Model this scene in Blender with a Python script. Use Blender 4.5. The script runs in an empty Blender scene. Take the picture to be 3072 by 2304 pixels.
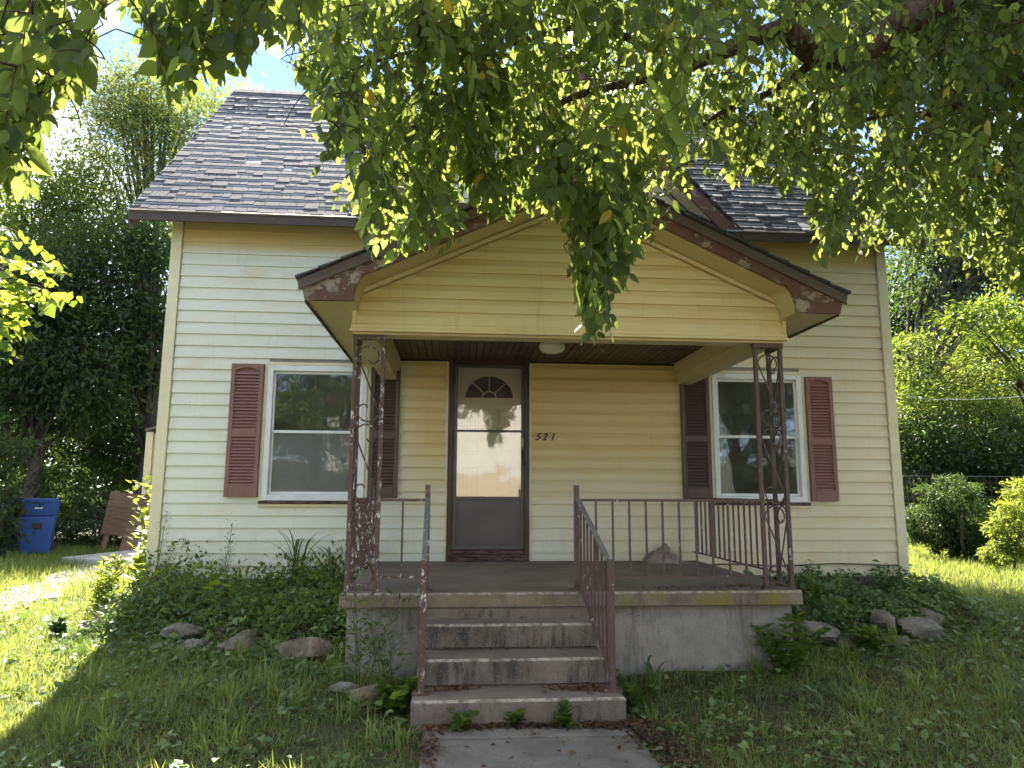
import bpy, math, random
import numpy as np
from mathutils import Vector, Matrix

random.seed(7)
rng = np.random.default_rng(11)
SC = bpy.context.scene
COL = SC.collection

# ------------------------------------------------------------------ camera
CAM = np.array([2.9651, -7.6537, 0.8441])
YAW, PITCH, ROLL, FOC = 0.0808, 0.1516, 0.0047, 2130.0
def cam_axes():
    cy, sy, cp, sp = math.cos(YAW), math.sin(YAW), math.cos(PITCH), math.sin(PITCH)
    f = np.array([sy*cp, cy*cp, sp]); r = np.array([cy, -sy, 0.0]); u = np.cross(r, f)
    cr, sr = math.cos(ROLL), math.sin(ROLL)
    return cr*r+sr*u, -sr*r+cr*u, f
CR, CU, CF = cam_axes()
cam = bpy.data.objects.new('camera', bpy.data.cameras.new('camera'))
COL.objects.link(cam); SC.camera = cam
cam.data.sensor_width = 36; cam.data.lens = FOC/3072*36
cam.data.clip_start = 0.05; cam.data.clip_end = 800
M = Matrix.Identity(4)
for i in range(3):
    M[i][0] = CR[i]; M[i][1] = CU[i]; M[i][2] = -CF[i]; M[i][3] = CAM[i]
cam.matrix_world = M

# ------------------------------------------------------------------ sky, sun, exposure
SUN_EL = math.radians(50.0)
SUN_H = np.array([-0.19, 1.0]); SUN_H /= np.linalg.norm(SUN_H)      # horizontal direction towards the sun
world = bpy.data.worlds.new('World'); SC.world = world; world.use_nodes = True
nt = world.node_tree; nt.nodes.clear()
wo = nt.nodes.new('ShaderNodeOutputWorld'); bg = nt.nodes.new('ShaderNodeBackground')
sky = nt.nodes.new('ShaderNodeTexSky'); sky.sky_type = 'NISHITA'; sky.sun_disc = False
sky.sun_elevation = SUN_EL; sky.sun_rotation = math.atan2(SUN_H[0], SUN_H[1])
sky.air_density = 0.6; sky.dust_density = 0.0; sky.ozone_density = 1.0
tc = nt.nodes.new('ShaderNodeTexCoord'); nz = nt.nodes.new('ShaderNodeTexNoise')
nz.inputs['Scale'].default_value = 3.2; nz.inputs['Detail'].default_value = 7; nz.inputs['Roughness'].default_value = 0.6
rp = nt.nodes.new('ShaderNodeValToRGB'); rp.color_ramp.elements[0].position = 0.47; rp.color_ramp.elements[1].position = 0.62
mx = nt.nodes.new('ShaderNodeMix'); mx.data_type = 'RGBA'; mx.inputs[7].default_value = (7.5, 7.7, 8.0, 1)
mpn = nt.nodes.new('ShaderNodeMapping'); mpn.inputs['Location'].default_value = (15.3, 20.7, 8.1)
nt.links.new(tc.outputs['Generated'], mpn.inputs['Vector']); nt.links.new(mpn.outputs[0], nz.inputs['Vector']); nt.links.new(nz.outputs['Fac'], rp.inputs['Fac'])
nt.links.new(rp.outputs['Color'], mx.inputs[0]); nt.links.new(sky.outputs['Color'], mx.inputs[6])
nt.links.new(mx.outputs[2], bg.inputs['Color']); bg.inputs['Strength'].default_value = 0.086
nt.links.new(bg.outputs['Background'], wo.inputs['Surface'])
sun = bpy.data.objects.new('sun', bpy.data.lights.new('sun', 'SUN')); COL.objects.link(sun)
sun.data.energy = 5.0; sun.data.angle = math.radians(0.55); sun.data.color = (1.0, 0.95, 0.86)
sd = Vector((SUN_H[0]*math.cos(SUN_EL), SUN_H[1]*math.cos(SUN_EL), math.sin(SUN_EL)))
sun.rotation_euler = sd.to_track_quat('Z', 'Y').to_euler()
sun.location = (0, 10, 20)
vs = SC.view_settings
vs.view_transform = 'Standard'; vs.look = 'None'; vs.gamma = 1; vs.use_curve_mapping = False
vs.exposure = 2.56
vs.use_white_balance = True; vs.white_balance_temperature = 6850     # the camera's daylight-shade balance
SC.render.engine = 'CYCLES'
SC.cycles.use_denoising = True
SC.cycles.max_bounces = 5; SC.cycles.diffuse_bounces = 3; SC.cycles.glossy_bounces = 2
SC.cycles.transmission_bounces = 5; SC.cycles.transparent_max_bounces = 8
SC.cycles.sample_clamp_indirect = 6.0
SC.cycles.use_adaptive_sampling = True; SC.cycles.adaptive_threshold = 0.02

# ------------------------------------------------------------------ helpers
def at(px, py, Y):
    """world point at depth Y seen at photo position (px,py), 2212 wide scale; layout only"""
    k = 3072/2212
    d = CF + CR*((px*k-1536)/FOC) + CU*((1152-py*k)/FOC)
    return CAM + d*(Y-CAM[1])/d[1]
def proj(P):
    d = np.asarray(P)-CAM; w = d@CF; k = 2212/3072
    return np.stack([(1536+FOC*(d@CR)/w)*k, (1152-FOC*(d@CU)/w)*k], -1), w

def wloc(o):
    v = Vector((0, 0, 0))
    while o: v += o.location; o = o.parent
    return v
def setp(o, label=None, cat=None, group=None, kind=None):
    if label: o['label'] = label
    if cat: o['category'] = cat
    if group: o['group'] = group
    if kind: o['kind'] = kind
    return o
def thing(name, loc, label, cat, group=None):
    o = bpy.data.objects.new(name, None); COL.objects.link(o); o.location = loc; o.empty_display_size = 0.2
    return setp(o, label, cat, group)
def link(name, me, parent=None, pos=None, rot=None):
    o = bpy.data.objects.new(name, me); COL.objects.link(o)
    base = wloc(parent) if parent else Vector((0, 0, 0))
    o.parent = parent
    o.location = (Vector(pos) if pos is not None else Vector((0, 0, 0))) - base
    if rot is not None: o.rotation_euler = rot
    return o

class MB:
    def __init__(s): s.v = []; s.f = []
    def face(s, pts):
        n = len(s.v); s.v += [tuple(p) for p in pts]; s.f.append(list(range(n, n+len(pts)))); return s
    def box(s, a, b):
        x0, y0, z0 = a; x1, y1, z1 = b; n = len(s.v)
        s.v += [(x0,y0,z0),(x1,y0,z0),(x1,y1,z0),(x0,y1,z0),(x0,y0,z1),(x1,y0,z1),(x1,y1,z1),(x0,y1,z1)]
        s.f += [[n+i for i in q] for q in ((0,3,2,1),(4,5,6,7),(0,1,5,4),(1,2,6,5),(2,3,7,6),(3,0,4,7))]
        return s
    def prism(s, poly, axis, a, b):
        """poly: 2D points; axis 'x' -> (y,z), 'y' -> (x,z), 'z' -> (x,y)"""
        def P(p, t): return {'x': (t, p[0], p[1]), 'y': (p[0], t, p[1]), 'z': (p[0], p[1], t)}[axis]
        n = len(s.v); m = len(poly)
        s.v += [P(p, a) for p in poly] + [P(p, b) for p in poly]
        s.f.append([n+i for i in range(m)][::-1]); s.f.append([n+m+i for i in range(m)])
        for i in range(m):
            j = (i+1) % m; s.f.append([n+i, n+j, n+m+j, n+m+i])
        return s
    def bar(s, a, b, w, h=None, up=(0,0,1)):
        """square bar between two points"""
        h = h or w; a = Vector(a); b = Vector(b); d = (b-a).normalized(); u = Vector(up)
        if abs(d.dot(u)) > 0.95: u = Vector((0,1,0))
        sd_ = d.cross(u).normalized(); u = sd_.cross(d)
        n = len(s.v)
        for p in (a, b):
            for i, j in ((-1,-1),(1,-1),(1,1),(-1,1)): s.v.append(tuple(p+sd_*(i*w/2)+u*(j*h/2)))
        s.f += [[n+i for i in q] for q in ((0,3,2,1),(4,5,6,7),(0,1,5,4),(1,2,6,5),(2,3,7,6),(3,0,4,7))]
        return s
    def tube(s, pts, rad, sides=6, cap=True):
        P = [Vector(p) for p in pts]; R = rad if hasattr(rad, '__len__') else [rad]*len(P)
        n0 = len(s.v); up = Vector((0.31, 0.17, 0.93))
        for i, p in enumerate(P):
            d = (P[min(i+1, len(P)-1)]-P[max(i-1, 0)]).normalized()
            a = d.cross(up)
            if a.length < 1e-3: a = d.cross(Vector((1,0,0)))
            a.normalize(); b = d.cross(a)
            for k in range(sides):
                t = 2*math.pi*k/sides; s.v.append(tuple(p+(a*math.cos(t)+b*math.sin(t))*R[i]))
        for i in range(len(P)-1):
            for k in range(sides):
                q = (k+1) % sides
                s.f.append([n0+i*sides+k, n0+i*sides+q, n0+(i+1)*sides+q, n0+(i+1)*sides+k])
        if cap:
            s.f.append([n0+k for k in range(sides)][::-1]); s.f.append([n0+(len(P)-1)*sides+k for k in range(sides)])
        return s
    def mesh(s, name, m, smooth=False):
        me = bpy.data.meshes.new(name); me.from_pydata(s.v, [], s.f); me.materials.append(m)
        if smooth: me.polygons.foreach_set('use_smooth', [True]*len(me.polygons))
        me.update(); return me
    def build(s, name, m, parent=None, smooth=False, bevel=0):
        o = link(name, s.mesh(name, m, smooth), parent)
        if bevel:
            b = o.modifiers.new('bevel', 'BEVEL'); b.width = bevel; b.segments = 1; b.limit_method = 'ANGLE'
        return o

def np_mesh(name, V, F, mats, smooth=False, midx=None):
    """V (n,3), F list of int arrays (m,3) or (m,4)"""
    me = bpy.data.meshes.new(name)
    F = [f for f in F if len(f)]
    loops = np.concatenate([f.ravel() for f in F]); sizes = np.concatenate([np.full(len(f), f.shape[1]) for f in F])
    starts = np.concatenate([[0], np.cumsum(sizes)[:-1]])
    me.vertices.add(len(V)); me.vertices.foreach_set('co', np.asarray(V, dtype=np.float32).ravel())
    me.loops.add(len(loops)); me.loops.foreach_set('vertex_index', loops.astype(np.int32))
    me.polygons.add(len(sizes)); me.polygons.foreach_set('loop_start', starts.astype(np.int32))
    for m in (mats if isinstance(mats, (list, tuple)) else [mats]): me.materials.append(m)
    if midx is not None: me.polygons.foreach_set('material_index', np.asarray(midx, dtype=np.int32))
    if smooth: me.polygons.foreach_set('use_smooth', np.ones(len(sizes), dtype=bool))
    me.update(calc_edges=True); return me

# ------------------------------------------------------------------ materials
MATS = {}
class N:
    """small node-graph builder"""
    def __init__(s, name):
        s.m = bpy.data.materials.new(name); s.m.use_nodes = True; s.t = s.m.node_tree; s.t.nodes.clear()
        s.out = s.t.nodes.new('ShaderNodeOutputMaterial'); MATS[name] = s.m
    def n(s, typ, **kw):
        x = s.t.nodes.new(typ)
        for k, v in kw.items(): setattr(x, k, v)
        return x
    def l(s, a, b): s.t.links.new(a, b)
    def put(s, sock, v):
        if hasattr(v, 'is_output'): s.l(v, sock)
        elif isinstance(v, (tuple, list)) and len(v) == 3 and sock.type == 'RGBA': sock.default_value = (*v, 1)
        else: sock.default_value = v
    def coord(s, kind='Object'): return s.n('ShaderNodeTexCoord').outputs[kind]
    def pos(s): return s.n('ShaderNodeNewGeometry').outputs['Position']
    def island(s): return s.n('ShaderNodeNewGeometry').outputs['Random Per Island']
    def orand(s): return s.n('ShaderNodeObjectInfo').outputs['Random']
    def mapping(s, vec, scale=(1,1,1), loc=(0,0,0)):
        m = s.n('ShaderNodeMapping'); s.l(vec, m.inputs['Vector']); m.inputs['Scale'].default_value = scale; m.inputs['Location'].default_value = loc
        return m.outputs[0]
    def noise(s, vec, scale, detail=4, rough=0.55, out='Fac', dist=0):
        x = s.n('ShaderNodeTexNoise'); s.l(vec, x.inputs['Vector']); x.inputs['Scale'].default_value = scale
        x.inputs['Detail'].default_value = detail; x.inputs['Roughness'].default_value = rough; x.inputs['Distortion'].default_value = dist
        return x.outputs[out]
    def ramp(s, fac, stops):
        x = s.n('ShaderNodeValToRGB'); s.l(fac, x.inputs['Fac']); e = x.color_ramp.elements
        while len(e) < len(stops): e.new(0.5)
        for el, (p, c) in zip(e, stops):
            el.position = p; el.color = (c, c, c, 1) if not isinstance(c, (tuple, list)) else (*c, 1)
        return x.outputs['Color']
    def mix(s, f, a, b, mode='MIX'):
        x = s.n('ShaderNodeMix', data_type='RGBA', blend_type=mode); s.put(x.inputs[0], f); s.put(x.inputs[6], a); s.put(x.inputs[7], b)
        return x.outputs[2]
    def math(s, op, a, b=0.0, c=0.0, clamp=False):
        x = s.n('ShaderNodeMath', operation=op, use_clamp=clamp); s.put(x.inputs[0], a); s.put(x.inputs[1], b); s.put(x.inputs[2], c)
        return x.outputs[0]
    def smooth(s, v, a, b):
        x = s.n('ShaderNodeMapRange', interpolation_type='SMOOTHSTEP'); s.put(x.inputs[0], v); x.inputs[1].default_value = a; x.inputs[2].default_value = b
        return x.outputs[0]
    def sep(s, v):
        x = s.n('ShaderNodeSeparateXYZ'); s.l(v, x.inputs[0]); return x.outputs
    def bump(s, h, strength=0.3, dist=0.01):
        x = s.n('ShaderNodeBump'); s.l(h, x.inputs['Height']); x.inputs['Strength'].default_value = strength; x.inputs['Distance'].default_value = dist
        return x.outputs[0]
    def bsdf(s, col, rough=0.6, spec=0.5, normal=None, metal=0.0, **kw):
        b = s.n('ShaderNodeBsdfPrincipled'); s.put(b.inputs['Base Color'], col); s.put(b.inputs['Roughness'], rough)
        s.put(b.inputs['Specular IOR Level'], spec); b.inputs['Metallic'].default_value = metal
        if normal is not None: s.l(normal, b.inputs['Normal'])
        for k, v in kw.items(): s.put(b.inputs[k], v)
        return b.outputs[0]
    def done(s, sh): s.l(sh, s.out.inputs['Surface']); return s.m

def leaf_mat(name, cols, trans, rough=0.45, tmix=0.5, yellow=None):
    """cols: dark..light base colours per leaf; trans: transmitted light colour"""
    g = N(name); r = g.island()
    base = g.ramp(r, [(0.0, cols[0]), (0.6, cols[1]), (1.0, cols[2])])
    tr = g.mix(r, tuple(c*0.7 for c in trans), trans)
    if yellow:
        sel = g.ramp(g.math('FRACT', g.math('MULTIPLY', r, 37.0)), [(0.989, 0.0), (0.994, 1.0)])
        base = g.mix(sel, base, yellow); tr = g.mix(sel, tr, tuple(c*1.4 for c in yellow))
    area = g.ramp(g.noise(g.pos(), 1.6, 3), [(0.3, (0.62, 0.70, 0.75)), (0.7, (1.25, 1.15, 0.95))])   # shoots differ in age and tint
    base = g.mix(1.0, base, area, 'MULTIPLY'); tr = g.mix(0.6, tr, g.mix(1.0, tr, area, 'MULTIPLY'))
    b = g.bsdf(base, rough, 0.28)
    t = g.n('ShaderNodeBsdfTranslucent'); g.put(t.inputs['Color'], tr)
    m = g.n('ShaderNodeMixShader'); m.inputs[0].default_value = tmix
    g.l(b, m.inputs[1]); g.l(t.outputs[0], m.inputs[2])
    return g.done(m.outputs[0])

leaf_mat('elm_leaf', [(0.012,0.026,0.008),(0.020,0.040,0.011),(0.036,0.062,0.017)], (0.45,0.57,0.11), 0.46, 0.5, (0.45,0.33,0.04))
leaf_mat('heart_leaf', [(0.05,0.10,0.02),(0.07,0.14,0.025),(0.10,0.18,0.03)], (0.42,0.55,0.06), 0.4, 0.45)
leaf_mat('willow_leaf', [(0.05,0.08,0.03),(0.08,0.12,0.045),(0.13,0.16,0.06)], (0.34,0.42,0.10), 0.5, 0.45)
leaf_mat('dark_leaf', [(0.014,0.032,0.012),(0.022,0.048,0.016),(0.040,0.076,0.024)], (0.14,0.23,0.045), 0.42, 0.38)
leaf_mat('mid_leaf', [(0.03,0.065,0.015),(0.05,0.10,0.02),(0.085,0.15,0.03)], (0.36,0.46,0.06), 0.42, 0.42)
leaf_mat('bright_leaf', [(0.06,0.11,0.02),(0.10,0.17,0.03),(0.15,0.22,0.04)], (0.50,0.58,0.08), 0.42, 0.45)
leaf_mat('vine_leaf', [(0.075,0.13,0.055),(0.12,0.19,0.075),(0.19,0.26,0.105)], (0.20,0.34,0.05), 0.42, 0.35)
leaf_mat('grass_blade', [(0.065,0.110,0.040),(0.105,0.165,0.058),(0.18,0.235,0.095)], (0.52,0.60,0.12), 0.5, 0.42)
leaf_mat('grass_dry', [(0.11,0.08,0.045),(0.17,0.13,0.07),(0.26,0.21,0.12)], (0.30,0.24,0.12), 0.7, 0.25)
leaf_mat('litter_leaf', [(0.05,0.028,0.016),(0.09,0.05,0.028),(0.16,0.10,0.05)], (0.16,0.09,0.04), 0.7, 0.2)

def bark(name, a, b):
    g = N(name); p = g.mapping(g.pos(), (1,1,0.28)); h = g.noise(p, 26, 6, 0.65)
    g.done(g.bsdf(g.mix(g.ramp(h, [(0.35,0.0),(0.65,1.0)]), a, b), 0.9, 0.2, g.bump(h, 0.9, 0.03)))
bark('elm_bark', (0.035,0.022,0.016), (0.13,0.085,0.06))
bark('grey_bark', (0.03,0.027,0.024), (0.12,0.105,0.09))
bark('green_stem', (0.06,0.09,0.03), (0.12,0.15,0.05))

# siding: blends a yellower and a paler tone, by zone on the front wall
def siding(name, yellower, paler, yellow_mix):
    g = N(name); p = g.pos(); x, y, z = g.sep(p)[:3]
    n1 = g.noise(p, 1.1, 5, 0.6); n2 = g.noise(g.mapping(p, (0.7, 1, 5.0)), 2.0, 4)
    if yellow_mix == 'wall':
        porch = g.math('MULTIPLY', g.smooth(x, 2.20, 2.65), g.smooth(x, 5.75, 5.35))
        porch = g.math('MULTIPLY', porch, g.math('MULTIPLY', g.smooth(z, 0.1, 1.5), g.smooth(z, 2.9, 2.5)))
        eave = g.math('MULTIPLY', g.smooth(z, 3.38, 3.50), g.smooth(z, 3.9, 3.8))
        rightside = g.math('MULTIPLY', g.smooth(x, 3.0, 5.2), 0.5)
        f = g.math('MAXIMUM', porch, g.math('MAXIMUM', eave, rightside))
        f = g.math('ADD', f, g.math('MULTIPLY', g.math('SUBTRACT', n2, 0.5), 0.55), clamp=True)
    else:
        f = g.math('ADD', yellow_mix, g.math('MULTIPLY', g.math('SUBTRACT', n2, 0.5), 1.1), clamp=True)
    col = g.mix(f, paler, yellower)
    stain = g.ramp(g.noise(g.mapping(p, (1.2, 1, 2.5)), 1.6, 6, 0.65), [(0.52, 0.0), (0.75, 1.0)])
    col = g.mix(g.math('MULTIPLY', stain, 0.38), col, tuple(c*s for c, s in zip(yellower, (0.95, 0.75, 0.5))))
    dirt = g.math('MULTIPLY', g.smooth(z, 0.5, -0.05), g.ramp(g.noise(p, 5, 5), [(0.4, 0), (0.7, 1)]))
    col = g.mix(g.math('MULTIPLY', dirt, 0.35), col, (0.22, 0.21, 0.15))
    col = g.mix(0.10, col, g.mix(g.orand(), (0.75, 0.72, 0.6), (1, 1, 1)), 'MULTIPLY')
    drip = g.math('MULTIPLY', g.ramp(g.noise(g.mapping(p, (7, 1, 0.8)), 2.0, 5, 0.7), [(0.56, 0.0), (0.74, 1.0)]), 0.22)
    col = g.mix(drip, col, (0.30, 0.25, 0.15))
    speck = g.ramp(g.noise(p, 38, 2), [(0.22, 1.0), (0.26, 0.0)])
    col = g.mix(g.math('MULTIPLY', speck, 0.5), col, (0.12, 0.09, 0.06))
    g.done(g.bsdf(col, 0.5, 0.35, g.bump(n1, 0.08, 0.02)))
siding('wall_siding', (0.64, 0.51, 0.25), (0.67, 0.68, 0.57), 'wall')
siding('gable_siding', (0.66, 0.52, 0.23), (0.74, 0.66, 0.40), 0.45)
siding('trim_cream', (0.62, 0.55, 0.33), (0.72, 0.68, 0.50), 0.4)
siding('soffit_tan', (0.58, 0.46, 0.24), (0.62, 0.52, 0.31), 0.5)

def paint(name, col, rough=0.5, var=0.25, dirt=(0.1,0.08,0.06), spec=0.4):
    g = N(name); p = g.pos(); n = g.noise(p, 7, 6, 0.65)
    c = g.mix(g.math('MULTIPLY', g.ramp(n, [(0.45,0.0),(0.8,1.0)]), var), col, dirt)
    g.done(g.bsdf(c, g.ramp(n, [(0.2, rough*0.8), (0.9, min(1, rough*1.3))]), spec, g.bump(g.noise(p, 90, 3), 0.06, 0.003)))
paint('white_metal', (0.72,0.74,0.72), 0.45, 0.35, (0.35,0.33,0.28))
paint('shutter_brown', (0.235,0.118,0.096), 0.6, 0.25, (0.12,0.06,0.05))
paint('porch_rim', (0.125,0.10,0.085), 0.7, 0.5, (0.06,0.045,0.04))
paint('shutter_dark', (0.098,0.064,0.054), 0.5, 0.3, (0.06,0.04,0.035))
paint('dark_brown', (0.042,0.024,0.020), 0.45, 0.3, (0.015,0.012,0.011))
paint('soffit_brown', (0.06,0.038,0.028), 0.55, 0.3, (0.02,0.014,0.011))
paint('ceiling_brown', (0.085,0.042,0.032), 0.5, 0.35, (0.015,0.010,0.009))
paint('fascia_brown', (0.065,0.046,0.038), 0.6, 0.4, (0.04,0.03,0.025))
paint('storm_grey', (0.070,0.062,0.070), 0.4, 0.25, (0.03,0.028,0.03))
paint('door_cream', (0.80,0.78,0.62), 0.45, 0.15, (0.4,0.36,0.24))
paint('black_metal', (0.012,0.012,0.013), 0.35, 0.2)
paint('brass', (0.45,0.35,0.16), 0.35, 0.3)
paint('blue_plastic', (0.022,0.075,0.32), 0.42, 0.25, (0.02,0.04,0.12))
paint('navy_plastic', (0.006,0.014,0.06), 0.45, 0.25, (0.01,0.02,0.06))
paint('black_plastic', (0.015,0.016,0.018), 0.5, 0.2)
paint('white_paint', (0.78,0.77,0.74), 0.6, 0.15, (0.5,0.48,0.42))
paint('curtain_cloth', (0.72,0.72,0.70), 0.9, 0.15, (0.5,0.5,0.48))
paint('room_grey', (0.30,0.29,0.28), 0.9, 0.2, (0.2,0.19,0.18))
paint('shed_tan', (0.42,0.36,0.22), 0.6, 0.3, (0.25,0.2,0.12))
paint('cable_black', (0.015,0.014,0.013), 0.6, 0.2)
paint('wire_steel', (0.20,0.20,0.19), 0.5, 0.3)
paint('asphalt', (0.055,0.055,0.055), 0.9, 0.4, (0.09,0.085,0.08))
paint('far_roof', (0.14,0.12,0.11), 0.9, 0.4, (0.07,0.06,0.06))
paint('far_tan', (0.50,0.40,0.28), 0.8, 0.2, (0.35,0.28,0.2))

def peeling(name, base, chips, amount, under=(0.62,0.58,0.52), wood=None):
    g = N(name); p = g.pos()
    v = g.noise(g.mapping(p, (0.6,1,1)) if wood else g.mapping(p, (1,1,0.55)), 9 if wood else 30, 8, 0.72, dist=0.4)
    w = g.noise(p, 3.2, 3)
    k = g.math('ADD', v, g.math('MULTIPLY', g.math('SUBTRACT', w, 0.5), 0.35))
    chip = g.ramp(k, [(amount, 0.0), (amount+0.015, 1.0)])
    col = g.mix(g.ramp(w, [(0.3,0),(0.7,1)]), base, tuple(c*0.72 for c in base))
    u = g.mix(g.ramp(g.noise(p, 14, 4), [(0.45,0),(0.55,1)]), under, chips)
    col = g.mix(chip, col, u)
    g.done(g.bsdf(col, g.mix(chip, (0.5,)*3, (0.85,)*3), 0.35, g.bump(g.math('SUBTRACT', 1.0, chip), 0.5, 0.003)))
peeling('iron_paint', (0.115,0.072,0.062), (0.40,0.36,0.33), 0.63)
peeling('iron_worn', (0.115,0.068,0.056), (0.62,0.60,0.57), 0.55, (0.16,0.09,0.06))
peeling('rail_green', (0.165,0.165,0.14), (0.55,0.55,0.52), 0.60, (0.12,0.075,0.06))
peeling('rake_paint', (0.165,0.082,0.060), (0.34,0.28,0.24), 0.56, (0.24,0.18,0.14), wood=True)

# concrete with streaks, moss and grit
def concrete(name, a, b, streak=0.0, moss=0.0, edges=()):
    g = N(name); p = g.pos(); x, y, z = g.sep(p)[:3]
    n = g.noise(p, 3.5, 7, 0.65); col = g.mix(g.ramp(n, [(0.32,0.0),(0.68,1.0)]), a, b)
    if streak:
        s1 = g.noise(g.mapping(p, (9, 4, 1.4)), 2.2, 6, 0.7); s2 = g.noise(p, 2.2, 3)
        up = g.n('ShaderNodeNewGeometry').outputs['Normal']; nzv = g.sep(up)[2]
        side = g.smooth(g.math('ABSOLUTE', nzv), 0.6, 0.2)
        f = g.math('MULTIPLY', g.ramp(g.math('ADD', s1, g.math('MULTIPLY', g.math('SUBTRACT', s2, 0.5), 0.8)), [(0.50,0.0),(0.66,1.0)]), side)
        col = g.mix(g.math('MULTIPLY', f, streak), col, (0.035,0.034,0.036))
    if moss:
        f = g.math('MULTIPLY', g.ramp(g.noise(p, 4.5, 6, 0.7), [(0.48,0.0),(0.62,1.0)]), g.smooth(x, 2.6, 4.4))
        col = g.mix(g.math('MULTIPLY', f, moss), col, (0.20,0.17,0.035))
    for ze in edges:                                      # aggregate laid bare along the worn nosings
        e_ = g.math('MULTIPLY', g.smooth(g.math('ABSOLUTE', g.math('SUBTRACT', z, ze)), 0.016, 0.004), g.ramp(g.noise(p, 22, 4), [(0.38,0.0),(0.6,1.0)]))
        fr_ = g.smooth(g.math('ABSOLUTE', g.sep(g.n('ShaderNodeNewGeometry').outputs['Normal'])[2]), 0.98, 0.9)
        col = g.mix(g.math('MULTIPLY', g.math('MULTIPLY', e_, fr_), 0.8), col, (0.42,0.37,0.31))
    grit = g.noise(p, 190, 2); col = g.mix(g.math('MULTIPLY', g.ramp(grit, [(0.58,0),(0.70,1)]), 0.45), col, (0.42,0.38,0.33))
    col = g.mix(g.math('MULTIPLY', g.ramp(g.noise(p, 120, 2), [(0.30,1),(0.40,0)]), 0.5), col, tuple(c*0.4 for c in a))
    g.done(g.bsdf(col, 0.92, 0.2, g.bump(g.math('ADD', g.math('MULTIPLY', n, 0.6), g.math('MULTIPLY', grit, 0.5)), 0.45, 0.008)))
concrete('step_concrete', (0.105,0.083,0.068), (0.205,0.168,0.138), 0.78, 0.0, (-0.378,-0.211,-0.046))
concrete('slab_concrete', (0.14,0.11,0.075), (0.25,0.205,0.145), 0.4, 0.85, (0.122,))
concrete('wall_concrete', (0.20,0.18,0.16), (0.34,0.31,0.28), 0.4)
concrete('walk_concrete', (0.10,0.090,0.079), (0.19,0.17,0.15))
concrete('pad_concrete', (0.30,0.28,0.26), (0.42,0.40,0.37))
concrete('sand_heap', (0.24,0.19,0.16), (0.34,0.28,0.24))
concrete('gravel_ground', (0.30,0.29,0.28), (0.45,0.44,0.43))
g = N('porch_floor'); p = g.pos(); n = g.noise(p, 2.5, 7, 0.65)
g.done(g.bsdf(g.mix(g.ramp(n, [(0.35,0),(0.65,1)]), (0.125,0.10,0.080), (0.195,0.16,0.13)), 0.8, 0.3, g.bump(g.noise(p, 60, 3), 0.2, 0.004)))

# shingles: blended grey and tan granules, one tone for each tab
g = N('shingle'); p = g.pos(); r = g.math('FRACT', g.math('ADD', g.orand(), g.island()))
tone = g.ramp(r, [(0.0,(0.030,0.036,0.052)),(0.6,(0.043,0.050,0.070)),(0.9,(0.060,0.067,0.088)),(0.96,(0.085,0.090,0.105)),(1.0,(0.080,0.074,0.080))])
gr = g.noise(p, 160, 3, 0.7); col = g.mix(g.ramp(gr, [(0.35,0),(0.65,1)]), g.mix(0.5, tone, (0.02,0.02,0.025)), g.mix(0.25, tone, (0.4,0.38,0.37)))
g.done(g.bsdf(col, 0.95, 0.25, g.bump(gr, 0.6, 0.006)))

g = N('shingle_base'); p = g.pos(); gr = g.noise(p, 160, 3, 0.7); n = g.noise(g.mapping(p, (6,1,1)), 2.2, 4)
g.done(g.bsdf(g.mix(g.ramp(gr, [(0.35,0),(0.65,1)]), g.mix(n, (0.12,0.128,0.145), (0.19,0.20,0.22)), g.mix(n, (0.23,0.24,0.26), (0.34,0.355,0.38))), 0.95, 0.25, g.bump(gr, 0.6, 0.006)))
g = N('stone'); p = g.pos(); n = g.noise(p, 6, 8, 0.7); 
col = g.mix(g.ramp(n, [(0.35,0),(0.65,1)]), g.mix(g.orand(), (0.10,0.075,0.05), (0.10,0.093,0.078)), g.mix(g.orand(), (0.32,0.25,0.17), (0.29,0.27,0.23)))
col = g.mix(g.math('MULTIPLY', g.ramp(g.noise(p, 3.1, 5), [(0.5,0),(0.65,1)]), 0.5), col, (0.09,0.11,0.05))
g.done(g.bsdf(col, 0.95, 0.2, g.bump(g.math('ADD', n, g.math('MULTIPLY', g.noise(p, 31, 5, 0.7), 0.5)), 1.0, 0.05)))

g = N('soil'); p = g.pos(); n = g.noise(p, 1.3, 8, 0.7); n2 = g.noise(p, 26, 6, 0.7)
col = g.mix(g.ramp(n2, [(0.35,0),(0.65,1)]), (0.030,0.022,0.016), (0.105,0.078,0.054))
col = g.mix(g.ramp(n, [(0.38,0.15),(0.6,0.85)]), col, (0.062,0.078,0.030))
g.done(g.bsdf(col, 0.95, 0.15, g.bump(n2, 0.8, 0.03)))

g = N('old_wood'); p = g.pos(); n = g.noise(g.mapping(p, (12,12,1.2)), 3, 6, 0.6)
g.done(g.bsdf(g.mix(g.ramp(n, [(0.3,0),(0.7,1)]), (0.12,0.072,0.048), (0.27,0.185,0.13)), 0.85, 0.25, g.bump(n, 0.4, 0.005)))
g = N('grey_plank'); p = g.pos(); n = g.noise(g.mapping(p, (1.1,14,14)), 3, 6, 0.6)
g.done(g.bsdf(g.mix(g.ramp(n, [(0.3,0),(0.7,1)]), (0.085,0.052,0.036), (0.20,0.135,0.095)), 0.85, 0.25, g.bump(n, 0.4, 0.005)))
g = N('worn_sill'); p = g.pos(); n = g.noise(g.mapping(p, (1,6,6)), 8, 6, 0.7)
g.done(g.bsdf(g.mix(g.ramp(n, [(0.42,0),(0.55,1)]), (0.018,0.014,0.012), (0.13,0.075,0.075)), 0.8, 0.3, g.bump(n, 0.5, 0.006)))

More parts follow.
